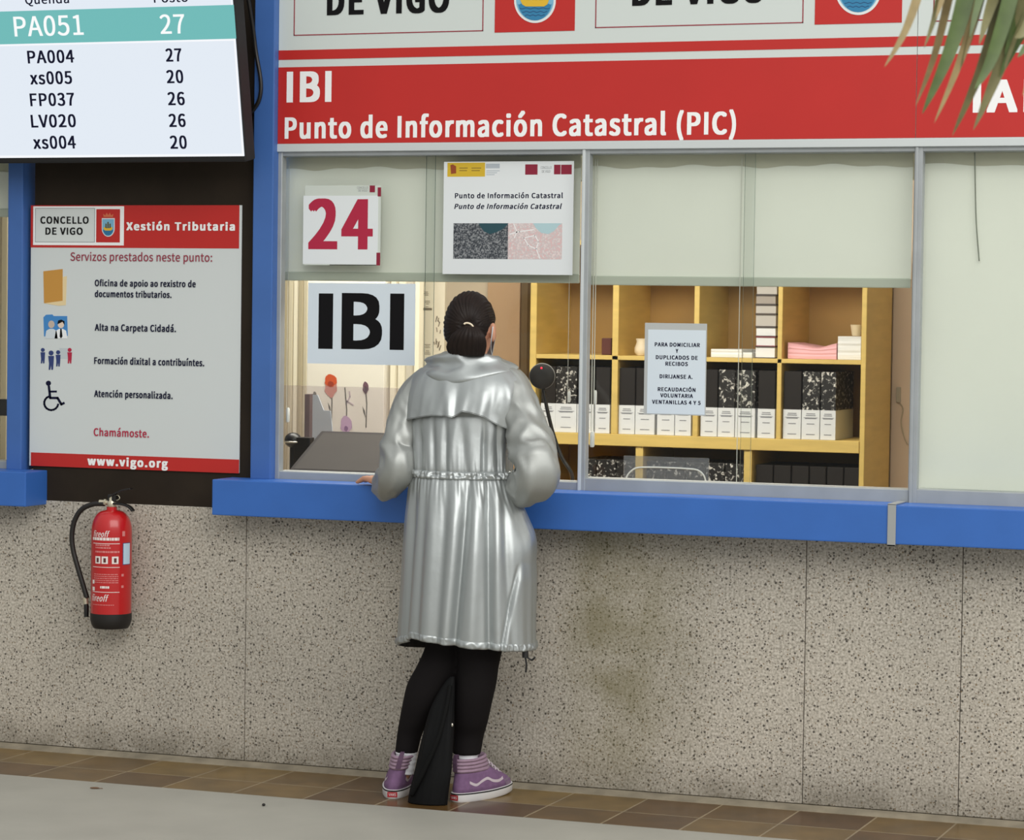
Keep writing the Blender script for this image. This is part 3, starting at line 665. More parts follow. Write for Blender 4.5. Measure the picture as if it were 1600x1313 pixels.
cells = [('leftmost cell, beside the microphone', [(845, 868, BOXK), (868, 901, MARB), (902, 928, BOXK), (930, 953, BOXK)]),
         ('cell left of the sleeve notice', [(967, 992, BOXK), (993, 1023, BOXK), (1027, 1054, BOXK), (1055, 1080, BOXK)]),
         ('cell right of the sleeve notice', [(1095, 1121, BOXK), (1122, 1148, MARB), (1149, 1180, MARB), (1184, 1211, BOXK)]),
         ('rightmost labelled cell', [(1224, 1252, BOXK), (1253, 1281, MARB), (1282, 1306, MARB)])]
for cn, bs in cells:
    for i, (a, b, k) in enumerate(bs):
        put_box(a, b, k, '%s white-labelled box, %s in the %s' % ('marbled' if k is MARB else 'plain', ordn[i], cn), zs2t+.001)
for cn, bs, k in (('left of the clear arched screen', ((905, 931), (932, 962), (963, 993)), MARB), ('behind the clear arched screen', ((1010, 1040), (1041, 1071), (1072, 1102), (1103, 1132), (1133, 1162)), MARB),
                  ('under the rightmost labelled cell', ((1181, 1208), (1209, 1236), (1237, 1264), (1265, 1291), (1292, 1318), (1319, 1343)), BOXK)):
    for i, (a, b) in enumerate(bs):
        put_box(a, b, k, '%s box, %s in the bottom row %s' % ('dark speckled' if k is MARB else 'dark plain', ordn[i] if i < 5 else 'sixth', cn) , .721, False, 'dark boxes in the bottom row', YS+.03, 730)

# things lying on the upper shelf
yy = YS+.04
LG = [mat('ledger grey', (186, 180, 172), .7), mat('ledger white', (224, 224, 224), .7), mat('ledger taupe', (160, 150, 140), .7)]
zb_ = zs1t+.001; tops = [541.5, 526, 511, 491, 476, 461, 446, 432]; mats_ = [1, 1, 1, 0, 0, 2, 0, 2]
names = ['bottom', 'second', 'third', 'fourth', 'fifth', 'sixth', 'seventh', 'top']
for i, (ty, k) in enumerate(zip(tops, mats_)):
    za = zb_; zb2 = at(1195, ty, yy).z; zb_ = zb2+.0006
    a = at(1181+random.uniform(-1, 1), 500, yy).x; b = at(1213+random.uniform(-1.5, 1), 500, yy).x
    t = thing('ledger', ((a+b)/2, yy, za), '%s of eight ledgers stacked in the third upper pigeonhole' % (names[i] if i in (0, 7) else names[i]+' from bottom'), 'book', 'stacked ledgers')
    m_ = MB(); m_.box(a+.002, b-.002, yy+.003, yy+.30, za+.003, zb2-.004); m_.build('pages', LG[k], t)
    m_ = MB(); m_.box(a, b, yy, yy+.303, za, za+.003); m_.box(a, b, yy, yy+.303, zb2-.004, zb2); m_.build('cover', mat('cover maroon', (128, 40, 58), .6) if i == 1 else mat('cover dark', (72, 64, 60), .6), t)
def stack(pa, pb, ytop, label, m1, n, wav=0, group=None, ydep=.26, yst=yy):
    a = at(pa, 550, yst).x; b = at(pb, 550, yst).x; zt = at((pa+pb)/2, ytop, yst).z; za = zs1t+.001
    R = []; nn = 24
    m_ = MB()
    for i in range(nn+1):
        u = i/nn; h = zt-za; sag = wav*math.sin(math.pi*u)**1.0*(1-.25*math.sin(u*7))
        col = []
        for k in range(n+1):
            q = k/n; z = za+h*q-sag*q*q; j = .0012*math.sin(k*2.3+1)
            col.append(Vector((a+(b-a)*u, yst+j, z)))
        col2 = [Vector((p.x, yst+ydep, p.z)) for p in col]
        R.append(col+col2[::-1])
    m_.rings(R, True, (True, True)); return tag(m_.build('paper_stack', m1, origin=((a+b)/2, yst, za)), label, 'paper', group)
def sheets(name, c):
    return mat(name, c, .75, var=.10, vscale=6, stretch=(2, 2, 120))
stack(1231, 1307, 536, 'sagging pile of pink paper in the right upper pigeonhole', sheets('pink sheets', (232, 176, 182)), 10, .016)
stack(1309, 1345, 526, 'squared pile of white paper beside the pink paper', sheets('white sheets', (226, 226, 224)), 10)
stack(1111, 1160, 546, 'low pile of white paper left of the ledger stack', sheets('white sheets', (226, 226, 224)), 5)
stack(1161, 1176, 551, 'small white paper pad between low pile and ledgers', sheets('white sheets', (226, 226, 224)), 3)
zc = at(1330, 526, yy).z+.002
c_ = at(1338, 515, yy+.12); m_ = MB(); m_.lathe((c_.x, yy+.12, zc), [(.014, 0), (.018, .004), (.024, .045), (.021, .045), (.016, .006)], 20)
tag(m_.build('cup', mat('cup cream', (214, 196, 160), .5), origin=(c_.x, yy+.12, zc), smooth=40), 'small cream cup standing on the squared white paper pile', 'cup')
c_ = at(1003, 545, yy+.06); t = thing('jug', (c_.x, yy+.06, zs1t+.001), 'small pale jug showing at the left edge of the sleeve notice', 'jug')
m_ = MB(); m_.lathe((c_.x, yy+.06, zs1t+.001), [(.02, 0), (.03, .012), (.031, .03), (.022, .055), (.026, .07), (.023, .07), (.018, .052), (.02, .01)], 24); m_.build('body', mat('jug cream', (220, 206, 180), .4), t, smooth=40)
m_ = MB(); m_.tube(cr([(c_.x+.024, yy+.06, zs1t+.06), (c_.x+.045, yy+.06, zs1t+.055), (c_.x+.045, yy+.06, zs1t+.03), (c_.x+.029, yy+.06, zs1t+.018)], 5), .004, 8); m_.build('handle', MATS['jug cream'], t, smooth=True)
c_ = at(950, 548, yy+.1); m_ = MB(); m_.box(c_.x-.012, c_.x+.03, yy+.05, yy+.2, zs1t+.001, zs1t+.07); tag(m_.build('book', mat('dark red book', (84, 36, 26), .6), bevel=.003, origin=(c_.x, yy+.05, zs1t)), 'dark red book in the upper pigeonhole behind the white pull cords', 'book')
# switch with loose cable on the pale door
c_ = at(1404.5, 617, 2.785); t = thing('wall_switch', (c_.x, 2.785, c_.z), 'small grey switch with loose cable on the pale door frame', 'switch')
m_ = MB(); m_.box(c_.x-.009, c_.x+.009, 2.772, 2.785, c_.z-.032, c_.z+.032); m_.build('plate', mat('switch grey', (176, 168, 150), .5), t, bevel=.003)
m_ = MB(); m_.tube(cr([at(1406, 630, 2.779), at(1411, 640, 2.779), at(1408, 660, 2.779), at(1412, 680, 2.779), at(1418, 695, 2.779)], 6), .003, 6); m_.build('cable', mat('cable cream', (190, 176, 150), .6), t, smooth=True)

# ------------------------------------------------------------------ inner counter and the things on it
m_ = MB(); m_.box(-4.5, 2.5, .165, .80, .90, .935); m_.box(-4.5, 2.5, .165, .80, .902, .93)
o = m_.build('inner_counter', mat('counter laminate', (150, 138, 120), .5), origin=(-1, .16, .90)); tag(o, 'long office counter top just inside the windows', 'counter')
for xq in (-4.3, -2.0, .2, 2.3):
    m_ = MB(); m_.box(xq-.02, xq+.02, .2, .76, 0.001, .90); m_.build('leg', MATS['counter laminate'], o)
# tilted dark flat screen
A = at(451, 735, .19); B = at(498, 673, .46); xr = at(690, 735, .19).x
n1 = Vector((0, B.y-A.y, B.z-A.z)); ln = n1.length; n1.normalize()
TP = Plane(A, (1, 0, 0), n1)
t = thing('tilted_screen', ((A.x+xr)/2, .3, .935), 'dark flat screen lying tilted back inside the first window, left of the person', 'screen')
kx = B.x-A.x
def quad_tilt(u0, u1, v0, v1, l0, l1): 
    sk = 0.0
    m_ = MB(); m_.obox(TP, u0, u1, v0, v1, l0, l1); return m_
W_ = xr-A.x
quad_tilt(0, W_, 0, ln, -.028, 0).build('casing', mat('casing dark', (44, 40, 40), .7, spec=.2), t, bevel=.004)
quad_tilt(.014, W_-.014, .012, ln-.016, .0, .001).build('panel', mat('panel grey', (66, 62, 60), .75, var=.08, vscale=4, spec=.15), t)
m_ = MB(); m_.box(A.x+.12, xr-.12, .27, .40, .9355, A.z+.02); m_.build('stand', BLACK, t)
c_ = at(458, 688, .55); t = thing('desk_stamp', (c_.x, .55, .935), 'small black desk device with a silver band, at far left behind the first pane', 'desk device')
m_ = MB(); m_.ell((c_.x, .55, c_.z), (.032, .03, .028), 24, 14); m_.build('head', BLACK, t, smooth=True)
m_ = MB(); m_.lathe((c_.x, .55, c_.z-.006), [(.0325, -.003), (.034, 0), (.0325, .003)], 28); m_.build('band', mat('silver band', (190, 186, 176), .3, .8), t, smooth=True)
m_ = MB(); m_.box(c_.x+.01, c_.x+.075, .53, .57, .9355, c_.z+.012); m_.build('post', BLACK, t, bevel=.004)
m_ = MB(); m_.lathe((c_.x, .55, .9355), [(.045, 0), (.045, .012), (.02, .02)], 28); m_.tube([(c_.x, .55, .94), (c_.x, .55, c_.z)], .012, 12); m_.build('base', BLACK, t, smooth=40)
# microphone on a gooseneck
c_ = at(847, 588, .40); t = thing('gooseneck_microphone', (at(893, 748, .42).x, .42, .935), 'round black gooseneck microphone with a red light, right of the person', 'microphone')
RY = Matrix.Rotation(math.radians(18), 3, 'Z')
m_ = MB()
prof = [(.012, -.016), (.03, -.016), (.0385, -.011), (.0395, -.006), (.0385, .002), (.0385, .012), (.036, .018), (.02, .02)]
prof = [(a*1.1, b) for a, b in prof]; m_.lathe((0, 0, 0), prof, 40, 'y'); m_.v = [RY @ v + c_ for v in m_.v]; q = m_.build('head', mat('mic black', (26, 22, 22), .55), t, smooth=40)
m_ = MB(); m_.lathe((0, 0, 0), [(.0425, .004), (.0445, .005), (.0445, .019), (.041, .021)], 40, 'y'); m_.v = [RY @ v + c_ for v in m_.v]; m_.build('rim', mat('mic grey rim', (150, 150, 150), .4, .3), q, smooth=40)
m_ = MB(); p = c_+RY @ Vector((-.002, -.017, .028)); m_.ell(p, (.0032, .002, .0032), 12, 8); m_.build('red_light', mat('red led', (255, 30, 50), .3, emit=3), q, smooth=True)
m_ = MB(); pts = [c_+Vector((.0, .01, -.034)), at(855, 640, .41), at(865, 680, .42), at(878, 715, .42), at(893, 740, .42), Vector((at(896, 748, .42).x, .42, .955))]
m_.tube(cr(pts, 8), .0065, 10); m_.build('gooseneck', BLACK, t, smooth=True)
p = pts[-1]; m_ = MB(); m_.box(p.x-.06, p.x+.05, .36, .50, .9355, .962); m_.build('base', BLACK, t, bevel=.006)
# clear screens
CLEAR = clear('clear acrylic', (244, 248, 248), .6, .10)
c_ = at(975, 712, .30); d_ = at(1108, 712, .30); zt = c_.z
t = thing('acrylic_screen', ((c_.x+d_.x)/2, .3, .935), 'clear acrylic screen with white arched edge inside the middle window', 'screen')
m_ = MB(); m_.box(c_.x, d_.x, .298, .302, .9355, zt); m_.build('pane', clear('clear acrylic grey', (236, 238, 240), .8, .20, (190, 192, 200)), t)
m_ = MB(); m_.tube(cr([at(977, 757, .295), at(980, 744, .295), at(990, 733.5, .295), at(1004, 730.5, .295), at(1040, 731, .295), at(1078, 733, .295), at(1092, 736, .295), at(1100, 744, .295), at(1104, 758, .295)], 6), .0028, 8); m_.build('arch_edge', mat('edge white', (232, 234, 236), .4), t, smooth=True)
c_ = at(441, 604, .62); d_ = at(640, 604, .62); za = at(520, 604, .62).z
t = thing('acrylic_screen', ((c_.x+d_.x)/2, .62, .935), 'clear upright acrylic sheet standing behind the tilted dark screen', 'screen')
m_ = MB(); m_.box(c_.x+.005, d_.x, .618, .622, .9355, za); m_.build('pane', clear('clear acrylic mauve', (250, 248, 250), .6, .10, (222, 208, 216)), t)
m_ = MB(); m_.box(c_.x+.1, c_.x+.2, .60, .64, .9355, .943); m_.build('foot', BLACK, t)
# partition board printed with tall flowers
FP = YP(1.25); BRD = mat('board white', (226, 220, 206), .7, var=.03, vscale=2)
a = at(479, 600, 1.25); b = at(600, 600, 1.25)
t = thing('flower_partition', ((a.x+b.x)/2, 1.25, 0), 'white partition board printed with tall flowers behind the counter', 'partition')
m_ = MB(); m_.box(a.x, b.x, 1.25, 1.275, .03, 1.80); m_.build('board', BRD, t, bevel=.003)
m_ = MB(); m_.box(a.x-.05, a.x+.02, 1.1, 1.42, 0.001, .03); m_.box(b.x-.02, b.x+.05, 1.1, 1.42, 0.001, .03); m_.build('foot', ALU, t)
STEM = mat('stem print', (92, 92, 84), .7)
def flower(cx, cy, rx, ry, bx, by, cols_, leaf=True):
    mb = MB(); stroke(FP, [(cx, cy), (cx+(bx-cx)*.3+1.5, cy+(by-cy)*.4), (bx, by)], 1.6, 0, .001, mb)
    if leaf: ppoly(FP, [(bx, by-14), (bx-4, by-24), (bx-5.5, by-33), (bx-2, by-26)], 0, .001, mb)
    q = mb.build('flower_print', STEM, t)
    for i, (k, sx, sy, dy, name) in enumerate(cols_):
        ppoly(FP, [(cx+rx*sx*math.cos(a_*.393)*(1+.12*math.sin(a_*2.1)), cy+dy+ry*sy*math.sin(a_*.393)*(1+.1*math.cos(a_*1.7))) for a_ in range(16)], .001+i*.0004, .0014+i*.0004).build('bloom', k, q)
flower(517, 600, 9.5, 14, 518, 662, [(mat('poppy rose', (196, 132, 118), .7), 1, 1.15, 5, ''), (mat('poppy orange', (196, 78, 32), .7), 1, .72, -5, ''), (mat('poppy deep', (150, 52, 22), .7), .5, .3, 0, '')])
flower(571.5, 606, 4.6, 9.5, 572, 668, [(mat('tulip plum', (104, 72, 84), .7), 1, 1, 0, ''), (mat('tulip dark', (66, 42, 52), .7), .5, .6, 3, '')])
flower(541, 664, 9, 14, 539, 606, [(mat('tulip lilac', (190, 158, 186), .7), 1, 1, 0, ''), (mat('tulip violet', (128, 92, 134), .7), .35, .3, 6, '')], False)
flower(492, 616, 2.6, 4, 496, 655, [(mat('bud grey', (110, 106, 100), .7), 1, 1, 0, '')], False)
mb = MB(); stroke(FP, [(541, 632), (547, 620), (546, 612)], 2.2, 0, .001, mb); stroke(FP, [(541, 626), (552, 633)], 2.2, 0, .001, mb); mb.build('leaf_print', mat('leaf print', (186, 172, 176), .7), t)
# loose white sheet and its stand in front of the board
m_ = MB(); pl = YP(.86); ppoly(pl, [(488, 616), (495, 616), (503, 640), (515, 642), (522, 668), (522, 700), (486, 700)], 0, .003, m_)
zb_ = min(v.z for v in m_.v)
for v in m_.v:
    if v.z < .97: v.z = .0
m_ = MB(); a = at(489, 640, .78); b = at(521, 640, .78)
pr = [(a.x, .9355), (b.x+.02, .9355), (b.x-.01, at(515, 642, .78).z), (a.x+.045, at(503, 641, .78).z), (a.x+.02, at(495, 617, .78).z), (a.x, at(488, 617, .78).z)]
m_.prism(YP(.78), pr, 0, .004); tag(m_.build('paper_sheet', mat('pale blue sheet', (206, 222, 232), .6), origin=((a.x+b.x)/2, .78, .9355)), 'pale blue white sheet standing upright behind the dark tilted screen', 'paper')
m_ = MB(); a = at(481, 620, .80); m_.box(a.x-.008, a.x+.012, .79, .83, .9355, at(481, 616, .8).z); tag(m_.build('upright_file', mat('mauve brown', (96, 78, 78), .6), origin=(a.x, .8, .9355)), 'thin brown upright file standing left of the flower board', 'file')
# vertical slat curtain at left and right of the flower board
def slats(pa, pb, n, label, base, yv=1.9):
    a = at(pa, 560, yv).x; b = at(pb, 560, yv).x; t = thing('vertical_blind', ((a+b)/2, yv, .05), label, 'blind')
    m_ = MB(); m_.box(a, b, yv-.02, yv+.02, 2.5, 2.54); m_.build('track', ALUW, t)
    for i in range(n):
        x_ = a+(b-a)*(i+.5)/n; wv_ = (b-a)/n*.52; m_ = MB(); an = math.radians(28+14*math.sin(i*1.9)); dx = wv_*math.cos(an); dy = wv_*math.sin(an)
        R = [[Vector((x_-dx, yv-dy, z)), Vector((x_+.004, yv-.006, z)), Vector((x_+dx, yv+dy, z)), Vector((x_+dx-.001, yv+dy+.002, z)), Vector((x_+.004, yv-.004, z)), Vector((x_-dx-.001, yv-dy+.002, z))] for z in (.05, 2.5)]
        m_.rings(R, True); m_.build('slat', base[i % len(base)], t)
sl = [mat('slat cream', (206, 196, 168), .7), mat('slat pale', (222, 214, 190), .7), mat('slat olive', (176, 164, 134), .7)]
slats(428, 482, 7, 'cream vertical slat blind at the far left of the office', sl)
slats(598, 660, 5, 'cream vertical slat blind between flower board and wall chart', [mat('slat grey', (190, 182, 164), .7), sl[1], sl[1]])
# wall chart
CP = YP(2.10); a = at(646, 445, 2.1); b = at(694, 560, 2.1)
t = thing('pinboard', ((a.x+b.x)/2, 2.1, 0), 'narrow standing chart board with small printed sketches left of the person\'s head', 'chart')
m_ = MB(); m_.box(a.x, b.x, 2.1, 2.12, .02, 1.9); m_.build('board', mat('chart cream', (224, 214, 192), .7), t)
m_ = MB(); m_.box(a.x-.02, b.x+.02, 2.0, 2.22, 0.001, .02); m_.build('foot', ALU, t)
mb = MB(); rr = random.Random(3)
for x_, y_ in ((666, 456), (668, 470), (667, 479), (652, 468), (668, 538), (668, 548), (655, 507), (651, 520)):
    for k in range(3):
        w2 = rr.uniform(2, 5); panel(CP, (x_-w2, y_+k*2.4), (x_+w2, y_+k*2.4+1), 0, .001, mb)
for k in range(14):
    x_ = rr.uniform(678, 688); y_ = rr.uniform(500, 548); stroke(CP, [(x_, y_), (x_+rr.uniform(-3, 3), y_-rr.uniform(3, 9))], 1.3, 0, .001, mb)
panel(CP, (648, 481), (675, 485), 0, .001, mb)
mb.build('sketch_print', mat('sketch print', (132, 118, 98), .7), t)

slats(-60, 16, 6, 'cream vertical slat blind in the window at the left edge of the picture', sl, 1.0)
a = at(-60, 622, .5); b = at(13.5, 650, .5)
t = thing('monitor', ((a.x+b.x)/2, .5, .935), 'black edge of a desk monitor in the window at the left edge', 'monitor')
m_ = MB(); m_.box(a.x, b.x, .49, .52, b.z, a.z); m_.build('screen', BLACK, t, bevel=.003)
m_ = MB(); m_.box((a.x+b.x)/2-.03, (a.x+b.x)/2+.03, .50, .52, .9355, b.z); m_.box((a.x+b.x)/2-.08, (a.x+b.x)/2+.08, .44, .58, .9355, .945); m_.build('stand', BLACK, t)
# ------------------------------------------------------------------ fire extinguisher
EX = at(174, 885, -.088).x; EY = -.088
zt_, zb_ = at(174, 795, EY).z, at(174, 981, EY).z
R_ = .0695
t = thing('fire_extinguisher', (EX, EY, zb_), 'red fire extinguisher with black base and hose hung on the granite wall', 'fire extinguisher')
EXR = mat('extinguisher red', (190, 22, 26), .28, coat=.4)
zk = at(174, 958, EY).z; zs_ = at(174, 826, EY).z
m_ = MB(); n = 10
prof = [(R_-.001, zk-zb_-.01), (R_, zk-zb_)]+[(R_, zs_-zb_-.012)]+[(.018+(R_-.018)*math.cos(a*math.pi/2/n)**.8, zs_-zb_-.012+(zt_-zs_+.006)*math.sin(a*math.pi/2/n)) for a in range(1, n)]+[(.018, zt_-zb_-.004), (.018, zt_-zb_+.006)]
m_.lathe((EX, EY, zb_), prof, 56); m_.build('cylinder', EXR, t, smooth=40)
m_ = MB(); m_.lathe((EX, EY, zb_), [(R_-.010, 0), (R_-.003, .012), (R_+.0015, .03), (R_+.0015, zk-zb_), (R_, zk-zb_+.001)], 56); m_.build('base', mat('rubber black', (26, 22, 20), .55), t, smooth=40)
m_ = MB(); m_.box(EX-.02, EX+.02, EY+R_-.002, -.001, zb_+.28, zb_+.33); m_.build('wall_bracket', BLACK, t)
BRASS = mat('valve nickel', (206, 198, 176), .35, .6)
zv = zt_+.006
m_ = MB(); m_.lathe((EX, EY, zv), [(.014, 0), (.016, .004), (.016, .016), (.012, .022), (.012, .036)], 20); m_.tube([(EX, EY, zv+.014), (EX-.046, EY-.004, zv+.016)], .0075, 14); m_.tube([(EX-.020, EY-.002, zv+.015), (EX-.028, EY-.002, zv+.015)], .011, 6); q = m_.build('valve', BRASS, t, smooth=40)
m_ = MB(); m_.box(EX-.012, EX+.020, EY-.011, EY+.011, zv+.018, zv+.044); m_.build('valve_body', BLACK, q, bevel=.004)
def strip(pts, w_, th_):
    m_ = MB(); P = cr(pts, 6); R = []
    for i, p in enumerate(P):
        d = (P[min(i+1, len(P)-1)]-P[max(i-1, 0)]).normalized(); nn_ = Vector((-d.z, 0, d.x)); R.append([p+Vector((0, -w_, 0))+nn_*th_, p+Vector((0, w_, 0))+nn_*th_, p+Vector((0, w_, 0))-nn_*th_, p+Vector((0, -w_, 0))-nn_*th_])
    return m_.rings(R)
g = lambda px, py: tuple(at(px, py, EY-.004))
strip([g(172, 777), g(182, 771), g(194, 766), g(205, 764)], .010, .0028).build('lever', BLACK, t, bevel=.001, seg=1)
strip([g(178, 787), g(190, 788), g(200, 791), g(205, 795), g(208, 799)], .010, .0035).build('carry_handle', BLACK, t, bevel=.001, seg=1)
m_ = MB(); m_.tube(cr([g(177, 776), g(184, 774), g(187, 779), g(182, 782), g(176, 779)], 5), .0016, 8); m_.build('safety_pin', BRASS, t, smooth=True)
HO = mat('hose black', (30, 26, 24), .5, bump=.2, bscale=300)
m_ = MB(); m_.tube(cr([g(163, 787.5), g(146, 788), g(128, 796), g(117, 813), g(112.5, 835), g(114, 858), g(121, 885), g(130, 915), g(136, 935)], 10), .0088, 14); q = m_.build('hose', HO, t, smooth=True)
m_ = MB(); m_.tube([g(133.5, 934), g(134.5, 944)], .0095, 12); m_.build('hose_clip', BRASS, q, smooth=40)
m_ = MB(); m_.tube([g(134.5, 943), g(135, 948), g(135, 964)], [.0075, .009, .008], 14); m_.build('nozzle', BLACK, q, smooth=40)
# printing that follows the cylinder
view = math.atan2(CAM.y-EY, CAM.x-EX)                    # the printed face looks a little left of the camera
face = view-math.radians(6)
def wrap(mb, name, m2, parent, lift=.0006):
    out = MB()
    for v in mb.v:
        a = face+(v.x)/R_; rr = R_+lift+v.y; out.v.append(Vector((EX+rr*math.cos(a), EY+rr*math.sin(a), v.z)))
    out.f = mb.f; out.mi = mb.mi; return out.build(name, m2, parent)
sc_ = 1/462.0                                            # metres per photo pixel here
def zz(py): return at(174, py, EY-R_).z
def grid_rect(u0, u1, z0, z1, mb=None, n=6):
    mb = mb or MB(); vs = []; 
    for i in range(n+1):
        u = u0+(u1-u0)*i/n; vs += [(u, 0, z0), (u, 0, z1)]
    mb.add(vs, [(2*i, 2*i+2, 2*i+3, 2*i+1) for i in range(n)]); return mb
def wtext(body, u0, u1, py, cap, m2, bold=.04, shear=.25):
    vs, fs, x0_, x1_ = text_mesh(body, bold); H = cap_h(); mb = MB(); h = cap*sc_
    for dx in (0, .0006, -.0006): mb.add([(u0+(v.x-x0_)/(x1_-x0_)*(u1-u0)+dx+shear*v.y/H*h, 0, zz(py)+v.y/H*h) for v in vs], fs)
    wrap(mb, 'lettering', m2, t, .0009)
WP = mat('extinguisher print', (236, 226, 222), .5); PK = mat('faded pink print', (214, 130, 128), .5)
U = lambda px: (px-174)*sc_*1.04
wtext('fireoff', U(145), U(172), 840, 9, WP); wtext('fireoff', U(142), U(171), 941, 10, WP)
rr = random.Random(5)
def lines(u0, u1, y0_, y1_, n, m2, hgt=.55):
    for k in range(n):
        ya = y0_+(y1_-y0_)*k/n; mb = MB(); u = u0
        while u < u1-.003:
            L = rr.uniform(.004, .012); grid_rect(u, min(u1, u+L), zz(ya+(y1_-y0_)/n*hgt), zz(ya), mb, 2); u += L+.0016
        wrap(mb, 'small_print', m2, t)
lines(U(143), U(189), 841, 846, 1, WP, .9); lines(U(150), U(176), 852, 860, 2, PK); lines(U(150), U(190), 862, 867, 1, PK); lines(U(147), U(188), 898, 914, 5, PK, .4); lines(U(160), U(176), 917, 921, 1, WP, .9)
lines(U(145), U(182), 946, 948, 1, PK)
for pa in (150, 162, 178): wrap(grid_rect(U(pa), U(pa+10), zz(882), zz(870.5)), 'pictogram', WP, t); wrap(grid_rect(U(pa+3), U(pa+7), zz(880), zz(873)), 'pictogram_figure', mat('pictogram dark', (96, 40, 40), .5), t, .001)
for ya in (850, 887, 926): wrap(grid_rect(U(144), U(190), zz(ya+.9), zz(ya), n=10), 'rule', WP, t)
for ya in (902, 920): wrap(grid_rect(U(193), U(197), zz(ya), zz(ya-4)), 'dot', PK, t)
wrap(grid_rect(U(143), U(148), zz(914), zz(908)), 'mark', WP, t); wrap(grid_rect(U(143), U(149), zz(925), zz(919)), 'mark', WP, t)
wrap(grid_rect(U(195), U(211), zz(884), zz(849.5), n=8), 'sticker_edge', mat('sticker navy', (60, 70, 120), .5), t); wrap(grid_rect(U(196), U(210.5), zz(883), zz(850.5), n=8), 'sticker', mat('sticker blue', (190, 214, 232), .5), t, .001)
wrap(grid_rect(U(194), U(199), zz(839), zz(831)), 'approval_mark', PK, t)
# ------------------------------------------------------------------ the person at the window
def remesh(mb, name, m2, parent, vox, it=6, fac=.5):
    o = mb.build(name+'_raw', m2); a = o.modifiers.new('r', 'REMESH'); a.mode = 'VOXEL'; a.voxel_size = vox
    s_ = o.modifiers.new('s', 'SMOOTH'); s_.factor = fac; s_.iterations = it
    dg = bpy.context.evaluated_depsgraph_get(); dg.update(); me = bpy.data.meshes.new_from_object(o.evaluated_get(dg)); old = o.data
    bpy.data.objects.remove(o); bpy.data.meshes.remove(old)
    off = wloc(parent)
    for v in me.vertices: v.co -= off
    me.name = name; me.materials.clear(); me.materials.append(m2); me.shade_smooth()
    o = bpy.data.objects.new(name, me); COL.objects.link(o); o.parent = parent; return o
PX = at(705, 1255, -.36); PERSON = thing('person', (PX.x, -.36, 0), 'person in silver hooded coat, black leggings and purple high-top sneakers leaning on blue ledge', 'person')
VTH = math.atan2(CAM.x-.2, .3*-1-CAM.y); CT, ST = math.cos(VTH), math.sin(VTH)
SKIN = mat('skin', (206, 150, 122), .55, var=.04, vscale=30)
SILV = mat('silver fabric', (176, 180, 180), .41, .70, bump=.35, bscale=30)
SILV2 = mat('silver fabric worn', (168, 170, 167), .47, .58, bump=.35, bscale=30)
LIN = mat('dark lining', (34, 32, 32), .7); HAIR = mat('dark brown hair', (30, 20, 16), .55, var=.2, vscale=40, spec=.25)
LEG = mat('black leggings', (24, 21, 22), .85, spec=.15)
def A3(px, py, y): return Vector(at(px, py, y))

# --- body: one continuous surface
HC = A3(736, 512, -.215)
B = MB()
def hx(x, y, z): return HC+Vector((x, y, z))
B.ell(hx(0, -.012, .012), (.070, .086, .092), 28, 20); B.ell(hx(0, .020, -.040), (.056, .064, .070), 24, 16)
B.capsule(hx(0, .062, -.088), .022, hx(0, .035, -.098), .03); B.capsule(hx(0, .088, .0), .008, hx(0, .104, -.028), .013); B.ell(hx(0, .098, -.030), (.018, .012, .01))
B.ell(hx(0, .080, -.060), (.024, .012, .005)); B.ell(hx(0, .079, -.069), (.021, .012, .006)); B.capsule(hx(-.03, .078, .018), .009, hx(.03, .078, .018), .009)
for s_ in (-1, 1):
    B.ell(hx(.078*s_, -.006, -.014), (.010, .020, .032), 18, 12, Matrix.Rotation(.3*s_, 3, 'Z')); B.ell(hx(.043*s_, .062, -.028), (.02, .02, .016))
NK = A3(736, 560, -.235)
B.capsule(hx(0, -.01, -.05), .052, NK+Vector((0, 0, -.02)), .056)
SHL, SHR = A3(680, 606, -.262), A3(788, 608, -.262); CH = A3(722, 640, -.275); WA = A3(722, 735, -.30); PE = A3(722, 850, -.32)
B.capsule(NK+Vector((0, 0, -.03)), .055, CH, .095); B.capsule(SHL, .036, SHR, .036); B.capsule(CH+Vector((-.05, 0, 0)), .085, CH+Vector((.05, 0, 0)), .085); B.capsule(CH, .10, WA, .088); B.capsule(WA, .09, PE, .10); B.capsule(PE+Vector((-.05, 0, 0)), .08, PE+Vector((.05, 0, 0)), .08)
ELL, ELR = A3(620, 740, -.355), A3(838, 748, -.365)
WRL = Vector((A3(609, 760, -.19).x, -.197, .989)); WRR = Vector((A3(822, 756, -.19).x, -.185, .999))
B.capsule(SHL, .036, ELL, .034); B.capsule(SHR, .036, ELR, .034); B.capsule(ELL, .036, WRL, .025); B.capsule(ELR, .036, WRR, .025)
